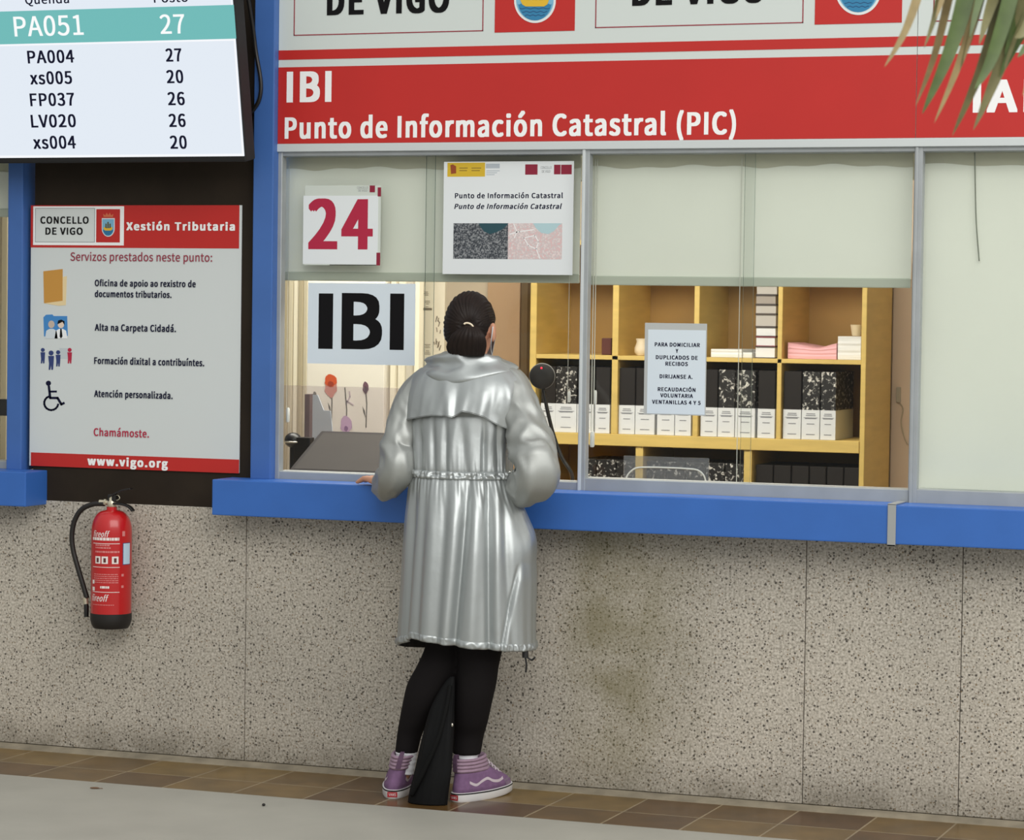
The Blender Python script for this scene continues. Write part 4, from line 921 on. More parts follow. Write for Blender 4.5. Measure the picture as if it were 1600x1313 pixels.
def hand(wr, side, d, up=.0):
    """palm, five bent fingers of unequal length and a thumb from the side, lying on the ledge; d: heading of the fingers"""
    d = Vector(d).normalized(); z = Vector((0, 0, 1)); l = z.cross(d).normalized()*side      # l: towards the thumb
    lt = .9825
    k0 = wr+d*.012; pc = Vector((wr.x, wr.y, 0))+d*.055; pc.z = lt+.020
    B.capsule(wr, .024, pc, .018)
    base = []
    for i, off in enumerate((.027, .009, -.009, -.026)):
        kn = Vector((wr.x, wr.y, 0))+d*(.088-.006*abs(i-1.2))+l*off; kn.z = lt+.020; base.append(kn)
        B.capsule(Vector((wr.x, wr.y, wr.z))+l*off*.5+d*.01, .015, kn, .0115)
        ln = (.040, .046, .042, .032)[i]; spread = (d+l*(.16, .04, -.08, -.2)[i]).normalized()
        p1 = kn+spread*ln+Vector((0, 0, .003)); p2 = p1+spread*ln*.62+Vector((0, 0, -.009)); p3 = p2+spread*ln*.42+Vector((0, 0, -.0055))
        p2.z = max(p2.z, lt+.009); p3.z = max(p3.z, lt+.0075)
        for q0, r0, q1, r1 in ((kn, .0105, p1, .009), (p1, .0092, p2, .0082), (p2, .0082, p3, .0068)): B.capsule(q0, r0, q1, r1, 12)
    t0 = wr+d*.025+l*.016; t0.z = max(t0.z, lt+.016); t1 = Vector((wr.x, wr.y, 0))+d*.055+l*.047; t1.z = lt+.016; t2 = t1+(d+l*.25).normalized()*.03; t2.z = lt+.010; t3 = t2+d*.02; t3.z = lt+.009
    B.capsule(t0, .014, t1, .0115, 12); B.capsule(t1, .0112, t2, .0098, 12); B.capsule(t2, .0098, t3, .008, 12)
hand(WRL, -1, (-.80, .60, 0)); hand(WRR, 1, (-.70, .70, 0))
HIPL, HIPR = PE+Vector((-.055, 0, -.06)), PE+Vector((.055, 0, -.06))
FDL, FDR = Vector((-.26, .965, 0)).normalized(), Vector((.30, .954, 0)).normalized()
hL = atz(611, 1250, 0)+Vector((0, .012, 0)); hR = atz(709, 1255, 0)+Vector((0, .012, 0))
YL, YR = hL.y+.064*FDL.y, hR.y+.062*FDR.y
KNL, KNR = A3(673, 1068, -.345), A3(744, 1066, -.338); MDL, MDR = A3(648, 1128, (YL-.345)/2), A3(736, 1128, (YR-.338)/2); ANL, ANR = A3(635, 1196, YL), A3(728, 1196, YR)
for hp_, th_, kn_, md_, sh_, an_ in ((HIPL, A3(693, 1010, -.338), KNL, MDL, A3(639, 1152, YL), ANL), (HIPR, A3(749, 1010, -.338), KNR, MDR, A3(732, 1152, YR), ANR)):
    B.capsule(hp_, .046, th_, .042); B.capsule(th_, .042, kn_, .038); B.capsule(kn_, .038, md_, .030); B.capsule(md_, .030, sh_, .022); B.capsule(sh_, .022, an_, .020)
for an, fd in ((ANL, FDL), (ANR, FDR)): B.capsule(Vector((an.x, an.y, .075))-Vector((.012 if fd.x < 0 else 0, 0, 0)), .025, an, .025); B.capsule(Vector((an.x, an.y, .066))-Vector((.014 if fd.x < 0 else 0, 0, 0)), .022, Vector((an.x-(.02 if fd.x < 0 else 0), an.y, .052))+fd*.11, .014)
body = remesh(B, 'body', SKIN, PERSON, .0042, 5)
for s_ in (-1, 1):
    e_ = MB(); e_.ell(hx(.030*s_, .076, .0), (.0125, .0115, .010), 18, 12); q = e_.build('eye', mat('eye white', (232, 228, 222), .3), PERSON, smooth=True)
    e_ = MB(); e_.ell(hx(.030*s_, .0872, .0), (.0055, .0022, .0055), 14, 8); e_.build('iris', mat('iris brown', (60, 38, 24), .3), q, smooth=True)
# face mask with loops round the ears
m_ = MB(); R = []
for i in range(13):
    v = i/12; zz2 = -.018-.085*v; ring = []
    for j in range(21):
        u = (j/20-.5)*2; a = u*1.25; bul = .010*math.cos(u*1.5)*math.sin(math.pi*min(1, v*1.1+.12)); ring.append(hx((.062-.012*v)*math.sin(a)*1.12, .030+(.072+bul-.010*v+.012*math.exp(-(u/.25)**2)*(1-v))*math.cos(a)*1.0, zz2))
    R.append(ring)
ms = MB(); inner = [[p-Vector((0, .002, 0)) for p in r] for r in R]
ms.rings([r+i_[::-1] for r, i_ in zip(R, inner)], True, (True, True)); mask = ms.build('face_mask', mat('mask white', (206, 218, 224), .8), PERSON, smooth=40)
for s_ in (-1, 1):
    lp = MB(); lp.tube(cr([hx(.062*s_, .050, -.028), hx(.074*s_, .012, -.002), hx(.082*s_, -.018, .004), hx(.083*s_, -.027, -.016), hx(.076*s_, -.018, -.045), hx(.062*s_, .020, -.07), hx(.056*s_, .046, -.088)], 6), .0016, 8); lp.build('ear_loop', MATS['mask white'], mask, smooth=True)

# --- hair drawn back to a low ponytail
TIE = A3(733, 509, -.322)
HR = Vector((.0805, .101, .113)); HO_ = HC+Vector((0, -.010, .004))
def hair_pt(al, el, extra=0):
    d = Vector((math.sin(al)*math.cos(el), -math.cos(al)*math.cos(el), math.sin(el)))
    r = 1/math.sqrt((d.x/HR.x)**2+(d.y/HR.y)**2+(d.z/HR.z)**2)
    p = HO_+d*r; w2 = p-TIE; psi = math.atan2(w2.z, w2.x); dist = w2.length
    st = .0016*math.sin(psi*46+4*noise.noise(p*18))*min(1, dist/.05)+.0022*noise.noise(Vector((psi*9, dist*6, 3)))
    return p+d*(st+extra-.012*math.exp(-(dist/.032)**2))
def low(al):                                             # lower hair line by azimuth
    a = abs(al); pts = [(0, -.92), (.6, -.86), (1.0, -.60), (1.22, -.10), (1.45, .12), (1.9, .10), (2.3, .45), (2.8, .62), (3.15, .64)]
    for (a0, e0), (a1, e1) in zip(pts[:-1], pts[1:]):
        if a <= a1: return e0+(e1-e0)*(a-a0)/(a1-a0)
    return pts[-1][1]
NA, NE = 220, 70; hm = MB(); ro = []; ri = []
for i in range(NE+1):
    q = i/NE; ro.append([]); ri.append([])
    for k in range(NA):
        al = -math.pi+2*math.pi*k/NA; el = math.pi/2*.995+(low(al)-math.pi/2*.995)*q
        tp = -.006*max(0, (q-.9)/.1)**2
        ro[-1].append(hair_pt(al, el, tp)); ri[-1].append(hair_pt(al, el, -.016))
hm.rings(ro+ri[::-1], True, (True, True)); hair = hm.build('hair', HAIR, PERSON, smooth=True)
pm = MB(); R = []
prof = [(507, 726, 741, -.318, .012), (511, 723, 744, -.330, .019), (517, 714, 751, -.336, .024), (525, 706, 756, -.338, .028), (535, 701, 758, -.334, .030), (545, 699, 757, -.328, .028), (556, 704, 754, -.320, .022)]
PRO = cr([(a, b, c) for a, b, c, _, _ in prof], 6); PR2 = cr([(a, d, e) for a, _, _, d, e in prof], 6)
for (py, xl, xr_), (_, yc, b_) in zip(PRO, PR2):
    l = A3(xl, py, yc); r = A3(xr_, py, yc); c = (l+r)/2; a_ = (r.x-l.x)/2; ring = []
    for k in range(120):
        f = 2*math.pi*k/120; st = 1+.045*math.sin(f*23+1.5*math.sin(py*.05))+.05*noise.noise(Vector((math.cos(f)*4, math.sin(f)*4, py*.03)))
        ring.append(c+Vector((a_*math.sin(f)*st, -b_*math.cos(f)*st, 0)))
    R.append(ring)
pm.rings(R); pm.build('ponytail', HAIR, hair, smooth=True)
m_ = MB(); pts = []
for k in range(17):
    a_ = math.pi*(k/16*1.1-.12); pts.append(A3(733, 508.5, -.332)+Vector((.015*math.cos(a_), -.006+.004*math.sin(a_), .008*math.sin(a_)-.002-.004*math.cos(a_))))
m_.tube(pts, .0032, 10); tag(m_.build('hair_tie', mat('cream tie', (232, 216, 190), .6), hair, smooth=True), 'cream hair tie')

# --- coat
ringspec = [(558, 690, 772, -.238, .062), (572, 668, 802, -.243, .082), (586, 652, 818, -.250, .098), (602, 644, 826, -.258, .108), (622, 640, 824, -.266, .116), (650, 640, 814, -.274, .120), (690, 641, 804, -.284, .122), (720, 641, 802, -.292, .122), (741, 640, 803, -.300, .118), (755, 638, 806, -.304, .124), (775, 636, 813, -.308, .136), (810, 632, 827, -.314, .150), (850, 629, 837, -.320, .160), (890, 627, 838, -.325, .166), (930, 625, 838, -.329, .170), (965, 623, 838, -.332, .172), (1000, 621, 839, -.334, .172)]
NR = 170; NP = 300
sp1 = cr([(a, b, c) for a, b, c, _, _ in ringspec], 12); sp2 = cr([(a, d, e) for a, _, _, d, e in ringspec], 12)
def ring_at(py):
    for i in range(len(sp1)-1):
        if sp1[i][0] <= py <= sp1[i+1][0]: break
    q = (py-sp1[i][0])/(sp1[i+1][0]-sp1[i][0]); l = sp1[i].lerp(sp1[i+1], q); e_ = sp2[i].lerp(sp2[i+1], q); yc, b_ = e_[1], e_[2]
    L = A3(l[1], py, yc); R_2 = A3(l[2], py, yc); w_ = (R_2.x-L.x)/2*CT
    return (L+R_2)/2, math.sqrt(max(.0004, w_*w_-(b_*ST)**2))/CT, b_, (l[1]+l[2])/2, (l[2]-l[1])/2/w_
def gauss(x, s): return math.exp(-(x/s)**2)
upper_v = [(677, 677, .010, 4), (698, 696, .009, 4), (722, 728, .007, 7), (757, 757, .012, 4), (777, 780, .010, 4), (656, 655, .009, 4), (797, 797, .008, 5)]
skirt_v = [(648, 631, .018, 6), (668, 652, .006, 6), (733, 709, .028, 7.5), (764, 766, .020, 6), (700, 684, .007, 6), (786, 800, .007, 6)]
skirt_r = [(748, 735, .012, 10), (680, 668, .008, 9), (715, 695, .006, 9), (776, 780, .007, 8)]
def coat_disp(px, py, f, back):
    d = 0.0; c3 = Vector((math.sin(f), math.cos(f), 0))
    if py < 741:
        t_ = max(0, min(1, (py-640)/50)); 
        d += t_*(.0045*noise.noise(c3*4.2+Vector((0, 0, py*.006)))+.003*noise.noise(c3*9+Vector((0, 0, py*.01))))+(1-t_)*.003*noise.noise(c3*2.2+Vector((0, 0, py*.015)))
        if back:
            q = (py-655)/86
            for a_, b_, dp, s_ in upper_v: d -= t_*dp*gauss(px-(a_+(b_-a_)*q), s_)
        d += .014*max(0, (py-700)/41)**2*0
        d += .0035*noise.noise(c3*22+Vector((0, 0, py*.02)))*gauss(py-741, 26)
    else:
        t_ = (py-741)/259
        d += (.3+.7*t_)*(.008*noise.noise(c3*3.2+Vector((5, 0, py*.002)))+.0035*noise.noise(c3*8+Vector((0, 3, py*.004))))
        d += .0042*noise.noise(c3*21+Vector((0, 0, py*.012)))*gauss(py-741, 38)
        if back:
            for a_, b_, dp, s_ in skirt_v: d -= dp*gauss(px-(a_+(b_-a_)*t_), s_)*min(1, .4+t_*2)
            for a_, b_, dp, s_ in skirt_r: d += dp*gauss(px-(a_+(b_-a_)*t_), s_)*min(1, .4+t_*2)
            if py > 870:
                cx_ = 813+(785-813)*(py-870)/130; k_ = min(1, (py-870)/25); u = px-cx_
                d += k_*(.009/(1+math.exp(-u/1.3))*math.exp(-max(0, u)/40)-.008*gauss(u+2, 2.5))
            d += .010*gauss(px-828, 14)*gauss(py-838, 26)        # pocket bag at the right hip
        d += .0025*noise.noise(c3*26+Vector((0, 0, py*.03)))*gauss(py-1000, 9)
    d += -.006*gauss(py-741, 5)
    return d
def coat_pt(py, f, off=0):
    c, a_, b_, pxc, ppm = ring_at(py); s_ = a_*math.sin(f)*CT-b_*math.cos(f)*ST
    back = math.cos(f-VTH) > .0; d = coat_disp(pxc+s_*ppm, py, f, back)+off
    n = Vector((math.sin(f)/a_, -math.cos(f)/b_, 0)).normalized(); p = c+Vector((a_*math.sin(f), -b_*math.cos(f), 0))+n*d
    t_ = max(0, (py-741)/259); p.z -= (.088*(p.x-c.x)+  .062*max(0, -math.cos(f-.94))**.8)*t_**1.4
    return p, pxc+s_*ppm
pys = [558+(1000-558)*i/NR for i in range(NR+1)]
outer = [[coat_pt(py, -math.pi+2*math.pi*k/NP)[0] for k in range(NP)] for py in pys]
inner = [[coat_pt(py, -math.pi+2*math.pi*k/NP, -.006)[0] for k in range(NP)] for py in pys[::3]+[pys[-1]]]
cm = MB(); cm.rings(outer, True, (False, False), 0); n0 = len(cm.f); k0 = len(cm.v)
cm.rings(inner, True, (False, False), 1); li = k0+(len(inner)-1)*NP; lo_ = NR*NP
cm.f += [(lo_+k, lo_+(k+1) % NP, li+(k+1) % NP, li+k) for k in range(NP)]; cm.mi += [0]*NP
cm.f += [(k, (k+1) % NP, k0+(k+1) % NP, k0+k) for k in range(NP)]; cm.mi += [0]*NP
coat = cm.build('coat', [SILV, LIN], PERSON, smooth=True)
# storm flap across the upper back, notched in the middle
edge = [(620, 664), (636, 661), (641, 659), (653, 654.5), (678, 649), (700, 648.5), (711, 650.5), (717, 646.5), (723, 641), (735, 643), (754, 648), (774, 659), (799, 670), (812, 676), (840, 684)]
def edge_py(px):
    for (a0, e0), (a1, e1) in zip(edge[:-1], edge[1:]):
        if px <= a1: return e0+(e1-e0)*max(0, (px-a0))/(a1-a0)
    return edge[-1][1]
fm = MB(); NF = 150; NV = 34; F0, F1 = math.radians(-88), math.radians(100); O_ = []; I_ = []
for j in range(NV+1):
    q = j/NV; ra = []; rb = []
    for k in range(NF+1):
        f = F0+(F1-F0)*k/NF; _, px = coat_pt(650, f); ey = edge_py(px); py = 576+(ey-576)*q
        wv_ = .004*noise.noise(Vector((f*3.2, q*1.6, 2)))+.003*noise.noise(Vector((f*8, q*1.2, 7)))+.006*gauss(px-738-14*q, 9)*q-.007*gauss(px-757-8*q, 6)*q+.008*gauss(px-684-22*q, 7)*min(1, q*4)*(1-.5*q)-.006*gauss(px-700-14*q, 6)*q+.009*gauss(px-772-22*q, 7)*min(1, q*4)-.006*gauss(px-790-14*q, 5)*q
        o1 = .010+.008*q*q+wv_*min(1, q*2)
        ra.append(coat_pt(py, f, o1)[0]); rb.append(coat_pt(py, f, o1-.0045)[0])
    O_.append(ra); I_.append(rb)
fm.rings([a+b[::-1] for a, b in zip(O_, I_)], True, (True, True)); fm.build('storm_flap', SILV, coat, smooth=45)
em = MB(); em.tube([p+Vector((0, -.0004, .003)) for p in O_[-1]], .0011, 6); em.build('flap_piping', mat('silver piping', (150, 153, 152), .5, .5), coat, smooth=True)
# drawstring channel at the waist and gathered hem band
def band(pya, pyb, off, puck, fr, name, m2, parent, n=NP, tiltz=True):
    Rr = []
    for j in range(9):
        q = j/8; py = pya+(pyb-pya)*q; ring = []
        for k in range(n):
            f = -math.pi+2*math.pi*k/n; o1 = off*math.sin(math.pi*q)**.5+puck*noise.noise(Vector((math.sin(f)*fr, math.cos(f)*fr, q*.8)))*(.4+math.sin(math.pi*q))
            ring.append(coat_pt(min(py, 999.9), f, o1)[0])
        Rr.append(ring)
    inn = [[coat_pt(min(pya+(pyb-pya)*j/4, 999.9), -math.pi+2*math.pi*k/n, -.004)[0] for k in range(n)] for j in range(4, -1, -1)]
    b = MB(); b.rings(Rr+inn+[Rr[0]], True, (False, False)); return b.build(name, m2, parent, smooth=True)
band(734, 747, .0105, .0075, 24, 'waist_channel', SILV, coat)
band(989, 1000, .0035, .0055, 22, 'hem_band', SILV, coat)
# sleeves
def sleeve(path, rad, seed, crumple=1., name='sleeve'):
    P = cr(path, 12); Q = cr([(r, 0, 0) for r in rad], 12); n = 72; R = []; nrm = Vector((1, 0, 0))
    L = 0
    for i, p in enumerate(P):
        t_ = (P[min(i+1, len(P)-1)]-P[max(i-1, 0)]).normalized(); nrm = (nrm-t_*nrm.dot(t_)).normalized(); bb = t_.cross(nrm); L += (p-P[max(i-1, 0)]).length; ring = []
        for k in range(n):
            a_ = 2*math.pi*k/n; dr = nrm*math.cos(a_)+bb*math.sin(a_); w1 = noise.noise(Vector((math.cos(a_)*1.3+seed, math.sin(a_)*1.3, L*9+a_*.35))); w2 = noise.noise(Vector((math.cos(a_)*2.6, math.sin(a_)*2.6+seed, L*24)))
            amp = min(1, i/10); el_ = math.exp(-((L-.31)/.10)**2)
            ridge = 1-2*abs(noise.noise(Vector((math.cos(a_)*1.1, math.sin(a_)*1.1+seed*2, L*16+a_*.5))))
            ring.append(p+dr*(Q[i][0]+amp*(.0045*w1+.0025*w2+(.0045+.009*el_*crumple)*(ridge-.6))))
        R.append(ring)
    s_ = MB(); s_.rings(R, True, (True, False)); k0 = len(s_.v)
    inn = [[p+(c_-p)*.10 for p in r] for r, c_ in zip(R[-14:], P[-14:])]
    s_.rings(inn[::-1], True, (False, True), 1); b0 = (len(R)-1)*n; s_.f += [(b0+k, b0+(k+1) % n, k0+(k+1) % n, k0+k) for k in range(n)]; s_.mi += [0]*n
    return s_.build(name, [SILV2, LIN], coat, smooth=True)
sl1 = sleeve([A3(684, 590, -.258), A3(663, 600, -.262), A3(645, 626, -.280), A3(633, 662, -.305), A3(622, 700, -.335), A3(620, 736, -.358), WRL+Vector((.03, -.090, .004)), WRL+Vector((.013, -.046, .002)), WRL+Vector((.005, -.020, .0))], [.040, .050, .055, .056, .059, .059, .050, .042, .036], 1.0, .35)
sl2 = sleeve([A3(782, 590, -.258), A3(800, 601, -.264), A3(811, 630, -.286), A3(821, 664, -.312), A3(831, 702, -.342), A3(838, 744, -.372), WRR+Vector((.015, -.100, -.004)), WRR+Vector((.006, -.045, .004)), WRR+Vector((0, -.012, .003))], [.040, .050, .058, .064, .075, .072, .058, .044, .036], 5.0)
# fallen hood
bp = [(.070, 572), (.078, 556), (.084, 549), (.098, 551), (.114, 560), (.131, 573), (.148, 586), (.152, 595), (.138, 600), (.112, 590)]
sp_ = [(.070, 574), (.080, 560), (.087, 553), (.104, 556), (.130, 562), (.150, 568), (.158, 574), (.152, 581), (.134, 584), (.112, 580)]
fp = [(.062, 590), (.070, 578), (.076, 572), (.084, 573), (.092, 579), (.098, 586), (.100, 592), (.097, 596), (.090, 596), (.082, 592)]
hm = MB(); NH = 160; R = []
bpc, spc, fpc = (cr([(a, b, 0) for a, b in q], 5) for q in (bp, sp_, fp))
HCen = A3(735, 556, -.242)
for k in range(NH):
    f = -math.pi+2*math.pi*k/NH; cb = math.cos(f)
    ring = []
    for i in range(len(bpc)):
        o2 = bpc[i] if cb >= 0 else fpc[i]; w_ = abs(cb)**1.4; p = spc[i].lerp(o2, w_); q = i/(len(bpc)-1)
        wv_ = .005*noise.noise(Vector((math.sin(f)*1.7, math.cos(f)*1.7, q*5)))+.008*(1-2.4*abs(noise.noise(Vector((math.sin(f)*1.2+3, math.cos(f)*1.2, q*5+f*.4)))))*math.sin(math.pi*q)+.006*math.sin(q*20+f*1.3+1.2*noise.noise(Vector((math.sin(f)*1.5, math.cos(f)*1.5, 8))))*math.sin(math.pi*q)-.003
        rho = p[0]+wv_*min(1, q*3); zpy = p[1]+6*noise.noise(Vector((math.sin(f)*2, math.cos(f)*2, q*3+9)))*math.sin(math.pi*q)+2*math.sin(f)*math.sin(math.pi*q)
        ring.append(Vector((HCen.x+rho*math.sin(f)*1.0, HCen.y-rho*cb*.86, A3(735, zpy, HCen.y).z)))
    R.append(ring)
R.append(R[0]); hm.rings(R, True, (False, False))
hm.build('hood', SILV, coat, smooth=True)
# drawcord ends at the right hem
c_ = coat_pt(999, math.radians(78))[0]
m_ = MB(); m_.tube([c_+Vector((-.012, -.006, .012)), c_+Vector((-.010, -.008, -.022))], .010, 10); dcs = m_.build('cord_stop', BLACK, coat, smooth=40)
m_ = MB(); m_.tube(cr([c_+Vector((-.010, -.008, -.02)), c_+Vector((-.006, -.008, -.045)), c_+Vector((-.008, -.008, -.068))], 5), .0032, 8); m_.build('drawcord', BLACK, coat, smooth=True)
m_ = MB(); m_.tube(cr([c_+Vector((-.004, -.008, -.02)), c_+Vector((.012, -.008, -.028)), c_+Vector((.022, -.008, -.018))], 5), .0032, 8); m_.build('drawcord', BLACK, coat, smooth=True)

# --- leggings, one surface
LB = MB()
def legloft(spec):
    S1 = cr([(a, b, c) for a, b, c, _, _ in spec], 6); S2 = cr([(a, d, e) for a, _, _, d, e in spec], 6); R = []
    for (py, l, r), (_, yc, k_) in zip(S1, S2):
        L = A3(l, py, yc); R2 = A3(r, py, yc); c = (L+R2)/2; a_ = (R2.x-L.x)/2*1.03
        R.append([c+Vector((a_*math.sin(2*math.pi*j/28), -a_*k_*math.cos(2*math.pi*j/28), .0)) for j in range(28)])
    LB.rings(R)
legloft([(880, 640, 735, -.325, .9), (985, 664, 723, -.335, 1.0), (1010, 667, 720, -.338, 1.0), (1040, 655, 716, -.345, .95), (1068, 640, 706, -.345, .9), (1095, 633, 690, -.345, .95), (1128, 626, 668, (YL-.345)/2, 1), (1150, 622, 657, YL, 1), (1176, 619, 651, YL, 1)])
legloft([(880, 712, 806, -.325, .9), (985, 714, 786, -.335, 1.0), (1010, 717, 783, -.338, 1.0), (1040, 718, 777, -.342, .95), (1068, 714, 773, -.338, .95), (1095, 712, 767, -.335, .95), (1128, 711, 760, (YR-.338)/2, .95), (1150, 710, 754, YR, .98), (1179, 709, 749, YR, 1)])
LB.ell(PE+Vector((0, 0, -.02)), (.155, .11, .11), 28, 18)
remesh(LB, 'leggings', LEG, PERSON, .006, 4)

# --- socks and high-top sneakers
PUR = mat('purple suede', (124, 92, 128), .85, var=.12, vscale=60); MAU = mat('mauve canvas', (156, 130, 148), .85, var=.08, vscale=80); GRP = mat('grey purple', (128, 108, 128), .85, var=.1, vscale=60)
SOLE = mat('white rubber', (226, 224, 224), .5); PALE = mat('pale stripe', (206, 192, 200), .6)
def outline(y0_, L, wm, n=44):
    out = []
    for k in range(n):
        a_ = 2*math.pi*k/n; u = (1-math.cos(a_))/2; s_ = math.sin(a_); out.append((math.copysign(abs(s_)**.72, s_)*wm*(.80+.20*math.sin(min(1, u/.72)*math.pi/2)-.10*max(0, u-.75)/.25), y0_+(L-y0_)*u))
    return out
def sneaker(heel, fd, lean, label):
    rt = Vector((fd.y, -fd.x, 0)); hp = Vector((heel.x, heel.y, 0))
    W = lambda x, y, z: hp+rt*(x+lean*max(0, z-.035)*(1 if y < .13 else max(0, 1-(y-.13)/.1)))+fd*y+Vector((0, 0, z))
    root = bpy.data.objects.new('sneaker', None); COL.objects.link(root); root.parent = PERSON; root.location = hp-wloc(PERSON); root.empty_display_size = .05
    if label: root['label'] = label
    def loft(spec, name, m2, cap=(True, True), sm=50, ribs=0):
        b = MB(); b.rings([[W(x, y, z+lift*max(0, (y-.12))) for x, y in outline(y0_, L, w_)] for z, y0_, L, w_, lift in spec], True, cap); return b.build(name, m2, root, smooth=sm)
    loft([(0.0, -.002, .268, .046, .03), (.006, -.007, .276, .0505, .03), (.030, -.007, .276, .0505, .03)], 'sole', SOLE)
    loft([(.0245, -.0076, .2766, .0511, .03), (.0275, -.0078, .2768, .0513, .03), (.0285, -.0076, .2766, .0511, .03)], 'sole_line', INK, (False, False))
    loft([(.028, 0, .268, .0465, .03), (.044, -.001, .266, .0465, .02), (.058, .001, .250, .0445, .0), (.072, .003, .222, .0415, 0), (.085, .005, .188, .0385, 0), (.098, .006, .160, .0365, 0)], 'upper', PUR, sm=True)
    b = MB(); T = []
    for i in range(33):
        q = i/32; z = .092+.046*q; bulge = .0042*abs(math.sin(q*math.pi*4))
        T.append([W(x*(1+bulge/.036), y+(bulge if y > .06 else -bulge), z+.010*max(0, (y-.05)/.08)*q) for x, y in outline(.004-.004*q, .152-.026*q, .0365+.0015*q)])
    Tin = [[W(x, y, z) for x, y in outline(.008, .118, .030)] for z in (.136, .10)]
    b.rings(T+Tin, True, (False, True)); b.build('padded_collar', MAU, root, smooth=True)
    # heel label, pull tab, side stripe, laces, toe cap
    b = MB(); vs = []
    for k in range(7):
        x = -.016+.032*k/6; yy_ = -.0078+.0020*(abs(x)/.016)**2; vs += [W(x, yy_, .007), W(x, yy_, .024)]
    b.add(vs, [(2*k, 2*k+2, 2*k+3, 2*k+1) for k in range(6)]); hl = b.build('heel_label', mat('label red', (168, 32, 44), .5), root)
    vs_, fs_, x0_, x1_ = text_mesh('VANS', .04); b = MB(); b.add([W(-.0115+(v.x-x0_)/(x1_-x0_)*.023, -.0084+.0012*((-.0115+(v.x-x0_)/(x1_-x0_)*.023)/.0115)**2, .0115+v.y/cap_h()*.0085) for v in vs_], fs_); b.build('lettering', WHITE, hl)
    b = MB(); b.rings([[W(-.008, -.004, .098), W(.008, -.004, .098), W(.008, -.001, .098), W(-.008, -.001, .098)], [W(-.008, -.0075, .125), W(.008, -.0075, .125), W(.008, -.0045, .125), W(-.008, -.0045, .125)], [W(-.007, -.006, .150), W(.007, -.006, .150), W(.007, -.003, .150), W(-.007, -.003, .150)], [W(-.006, .006, .152), W(.006, .006, .152), W(.006, .004, .150), W(-.006, .004, .150)], [W(-.006, .008, .136), W(.006, .008, .136), W(.006, .006, .136), W(-.006, .006, .136)]]); b.build('pull_tab', mat('tab purple', (96, 70, 94), .8), root)
    def surf(y, z):
        tb = [(.028, 0, .268, .0465), (.058, .001, .250, .0445), (.072, .003, .222, .0415), (.085, .005, .188, .0385), (.098, .006, .160, .0365)]
        for A_, B_ in zip(tb[:-1], tb[1:]):
            if z <= B_[0]: break
        q = max(0, (z-A_[0])/(B_[0]-A_[0])); y0_, L, wm = (A_[i]+(B_[i]-A_[i])*q for i in (1, 2, 3)); u = max(.001, min(.999, (y-y0_)/(L-y0_))); s_ = math.sqrt(max(0, 1-(1-2*u)**2))
        return s_**.72*wm*(.80+.20*math.sin(min(1, u/.72)*math.pi/2)-.10*max(0, u-.75)/.25)
    for sd in (-1, 1):
        b = MB(); pts = cr([(y, z, 0) for y, z in ((.035, .062), (.060, .052), (.085, .062), (.110, .068), (.135, .058), (.165, .054), (.195, .060))], 6); vs = []
        for y, z, _ in pts: vs += [W(sd*(surf(y, z-.0045)+.0012), y, z-.0045), W(sd*(surf(y, z+.0045)+.0012), y, z+.0045)]
        b.add(vs, [(2*k, 2*k+2, 2*k+3, 2*k+1) for k in range(len(pts)-1)]); b.build('side_stripe', PALE, root)
    for k in range(6):
        q = k/5; y = .215-.085*q; z = .068+.058*q; wq = .022; b = MB(); b.tube(cr([W(-wq, y-.004, z-.006), W(-.01, y+.004, z+.004), W(.01, y+.004, z+.004), W(wq, y-.004, z-.006)], 4), .0026, 8); b.build('lace', PALE, root, smooth=True)
    b = MB(); R2 = []
    for i in range(9):
        z = .030+.026*i/8; R2.append([W(x*1.02, y+.0012, z+.03*max(0, y-.12)) for x, y in outline(0, .268-.022*(i/8)**2, .0468-.0035*(i/8)**2)[15:30]])
    b.rings(R2, False, (False, False)); b.build('toe_cap', GRP, root, smooth=True)
    return root
sneaker(hL, FDL, .26, None); sneaker(hR, FDR, .02, None)
SOCK = mat('white sock', (226, 226, 230), .85, bump=.2, bscale=200)
for pts, r_ in ((((632, 1208, YL), (634.5, 1190, YL), (635, 1176, YL), (635, 1168, YL)), (.029, .0315, .034, .031)), (((728, 1208, YR), (728, 1190, YR), (728.5, 1178, YR), (729, 1170, YR)), (.029, .034, .0385, .035))):
    b = MB(); P = cr([A3(*p) for p in pts], 8); Q = cr([(r, 0, 0) for r in r_], 8); b.tube(P, [q[0]*(1+.03*math.sin(i*1.7)) for i, q in enumerate(Q)], 28); b.build('sock', SOCK, PERSON, smooth=True)

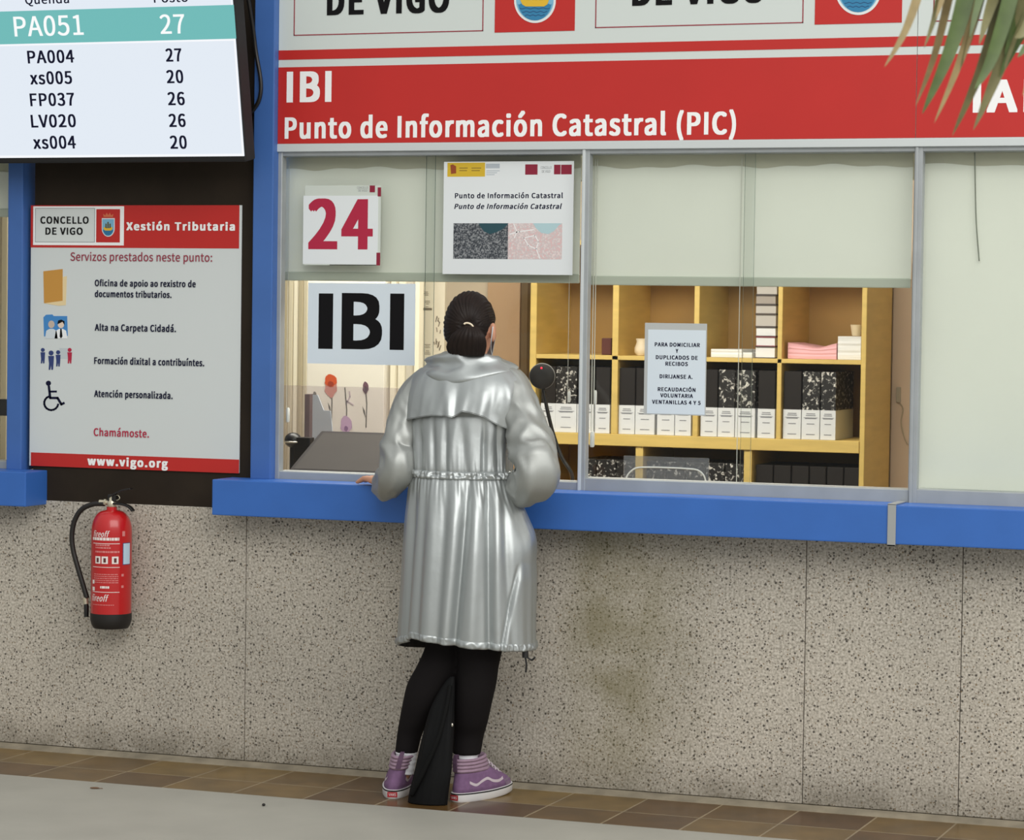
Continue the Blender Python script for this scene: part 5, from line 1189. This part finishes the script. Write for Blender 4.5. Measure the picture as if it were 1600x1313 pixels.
# ------------------------------------------------------------------ black bag on the floor between the feet
BAG = mat('black nylon', (15, 15, 16), .7, var=.2, vscale=10, spec=.18)
t = thing('bag', tuple(Vector((A3(672, 1250, -.42).x, -.42, 0))), 'limp black bag slumped on the floor between the person\'s feet', 'bag')
spec = [(1049, 704, 710, -.40, .004), (1058, 696, 711, -.40, .010), (1075, 686, 711, -.402, .016), (1100, 674, 710, -.405, .022), (1130, 665, 709, -.41, .027), (1160, 657, 707, -.415, .030), (1200, 648, 704, -.42, .033), (1228, 641, 700, -.42, .035), (1247, 638, 698, -.42, .034)]
S1 = cr([(a, b, c) for a, b, c, _, _ in spec], 8); S2 = cr([(a, d, e) for a, _, _, d, e in spec], 8); R = []
zmin = A3(670, 1247, -.42).z
for (py, l, r), (_, yc, b_) in zip(S1, S2):
    L = A3(l, py, yc); R2 = A3(r, py, yc); c = (L+R2)/2; w_ = (R2.x-L.x)/2*CT; a_ = math.sqrt(max(.00003, w_*w_-(b_*ST*.7)**2))/CT
    z = .002+(c.z-zmin); ring = []
    for j in range(80):
        f = 2*math.pi*j/80; fo = 1+.10*noise.noise(Vector((math.sin(f)*2.2, math.cos(f)*2.2, z*4)))+.06*(1-2*abs(noise.noise(Vector((math.sin(f)*3+4, math.cos(f)*3, z*2.5)))))-.03
        ring.append(Vector((c.x+a_*math.sin(f)*fo, c.y-b_*math.cos(f)*fo, z)))
    R.append(ring)
b = MB(); b.rings(R); b.build('body', BAG, t, smooth=True)
b = MB(); b.tube(cr([R[10][6]+Vector((0, -.006, 0)), R[22][8]+Vector((0, -.012, 0)), R[36][4]+Vector((0, -.014, 0)), R[48][76]+Vector((0, -.010, 0)), R[58][70]+Vector((0, -.008, 0))], 8), .007, 10); b.build('strap', mat('strap black', (17, 17, 17), .8, spec=.15), t, smooth=True)
b = MB(); b.ell(R[30][16]+Vector((.002, -.004, 0)), (.004, .003, .006), 12, 8); b.build('pale_dot', mat('pale metal', (214, 208, 196), .3, .8), t, smooth=True)  # small pale metallic dot on the bag's right side
# ------------------------------------------------------------------ palm leaves hanging into the hall, nearer the camera
PY = -3.3
LEAFA = mat('palm green', (74, 92, 44), .45, var=.18, vscale=30); LEAFB = mat('palm olive', (112, 108, 70), .5, var=.18, vscale=30); LEAFC = mat('palm dry', (146, 128, 88), .6, var=.16, vscale=30)
rc = [(1462, -190), (1530, -165), (1600, -140), (1680, -110), (1760, -70)]
RP = [Vector(at(x, y, PY+.03*i)) for i, (x, y) in enumerate(rc)]
t = thing('palm_frond', tuple(RP[-1]), 'blurred palm frond with drooping narrow leaflets in front of the right fascia sign', 'plant')
m_ = MB(); m_.tube(cr(RP, 8), [.006+.0004*i for i in range(33)], 10); m_.build('midrib', LEAFB, t, smooth=True)
def leaflet(pts, wpx, m2, dy=0.0, twist=.5):
    P = cr([Vector(at(x, y, PY+dy-.02*i)) for i, (x, y) in enumerate(pts)], 8); n = len(P); L = []
    for i, p in enumerate(P):
        q = i/(n-1); d = (P[min(i+1, n-1)]-P[max(i-1, 0)]).normalized(); v = (CAM-p).normalized(); sd = d.cross(v).normalized(); sd = (sd*math.cos(twist)+v*math.sin(twist)*.8)
        w_ = wpx/830/2*(.35+.65*min(1, q*3.5))*max(.02, (1-q**3.2)); nn_ = d.cross(sd).normalized()
        L.append([p-sd*w_, p+nn_*w_*.35, p+sd*w_, p+nn_*w_*.35-nn_*.0012])
    b = MB(); b.rings(L); return b.build('leaflet', m2, t, smooth=40)
for i, (pts, w_, m2) in enumerate((
    ([(1470, -185), (1448, -60), (1418, 40), (1382, 105)], 17, LEAFC), ([(1490, -180), (1476, -60), (1462, 20), (1444, 75)], 15, LEAFB),
    ([(1512, -170), (1490, -40), (1462, 80), (1431, 165)], 21, LEAFC), ([(1535, -165), (1512, -20), (1484, 80), (1441, 178)], 30, LEAFA),
    ([(1556, -155), (1530, -10), (1500, 95), (1460, 192)], 19, LEAFC), ([(1590, -145), (1568, -10), (1534, 105), (1488, 212)], 32, LEAFB),
    ([(1604, -138), (1580, -10), (1550, 90), (1523, 140)], 26, LEAFA), ([(1622, -132), (1595, 0), (1560, 110), (1521, 203)], 30, LEAFB), ([(1640, -125), (1612, 10), (1585, 70), (1562, 120)], 32, LEAFA),
    ([(1665, -115), (1640, 0), (1612, 60), (1590, 90)], 22, LEAFA), ([(1690, -105), (1650, 20), (1620, 90), (1598, 150)], 20, LEAFC), ([(1545, -160), (1520, -60), (1503, 0), (1488, 40)], 22, LEAFB), ([(1575, -150), (1552, -70), (1530, 0), (1515, 60)], 18, LEAFA),
    ([(1590, -140), (1572, -60), (1548, 10), (1530, 70)], 26, LEAFB), ([(1628, -130), (1612, -50), (1590, 20), (1570, 85)], 28, LEAFA), ([(1655, -118), (1634, -30), (1606, 40), (1586, 60)], 26, LEAFB), ([(1500, -175), (1488, -80), (1474, -10), (1462, 30)], 16, LEAFC), ([(1560, -155), (1545, -60), (1524, 30), (1500, 110)], 22, LEAFB),
    ([(1720, -90), (1690, 30), (1660, 130), (1630, 200)], 24, LEAFB))):
    leaflet(pts, w_, m2, .02*(i % 3), .3+.25*(i % 3))

# ------------------------------------------------------------------ litter on the pale floor
c_ = atz(148, 1233, .001); m_ = MB(); m_.ell((c_.x, c_.y, .004), (.016, .005, .003), 16, 8, Matrix.Rotation(.3, 3, 'Z')); m_.tube([(c_.x+.012, c_.y, .004), (c_.x+.026, c_.y+.006, .003)], .0012, 6)
tag(m_.build('dry_leaf', mat('dry leaf', (112, 84, 62), .8), origin=(c_.x, c_.y, .001), smooth=True), 'small brown dry leaf on the pale floor below the extinguisher', 'leaf')
c_ = atz(412, 1260, .001); m_ = MB(); m_.ell((c_.x, c_.y, .0055), (.0055, .006, .0045), 12, 8)
tag(m_.build('pebble', mat('dark pebble', (34, 30, 28), .7), origin=(c_.x, c_.y, .001), smooth=True), 'tiny dark pebble on the pale floor left of the sneakers', 'pebble')
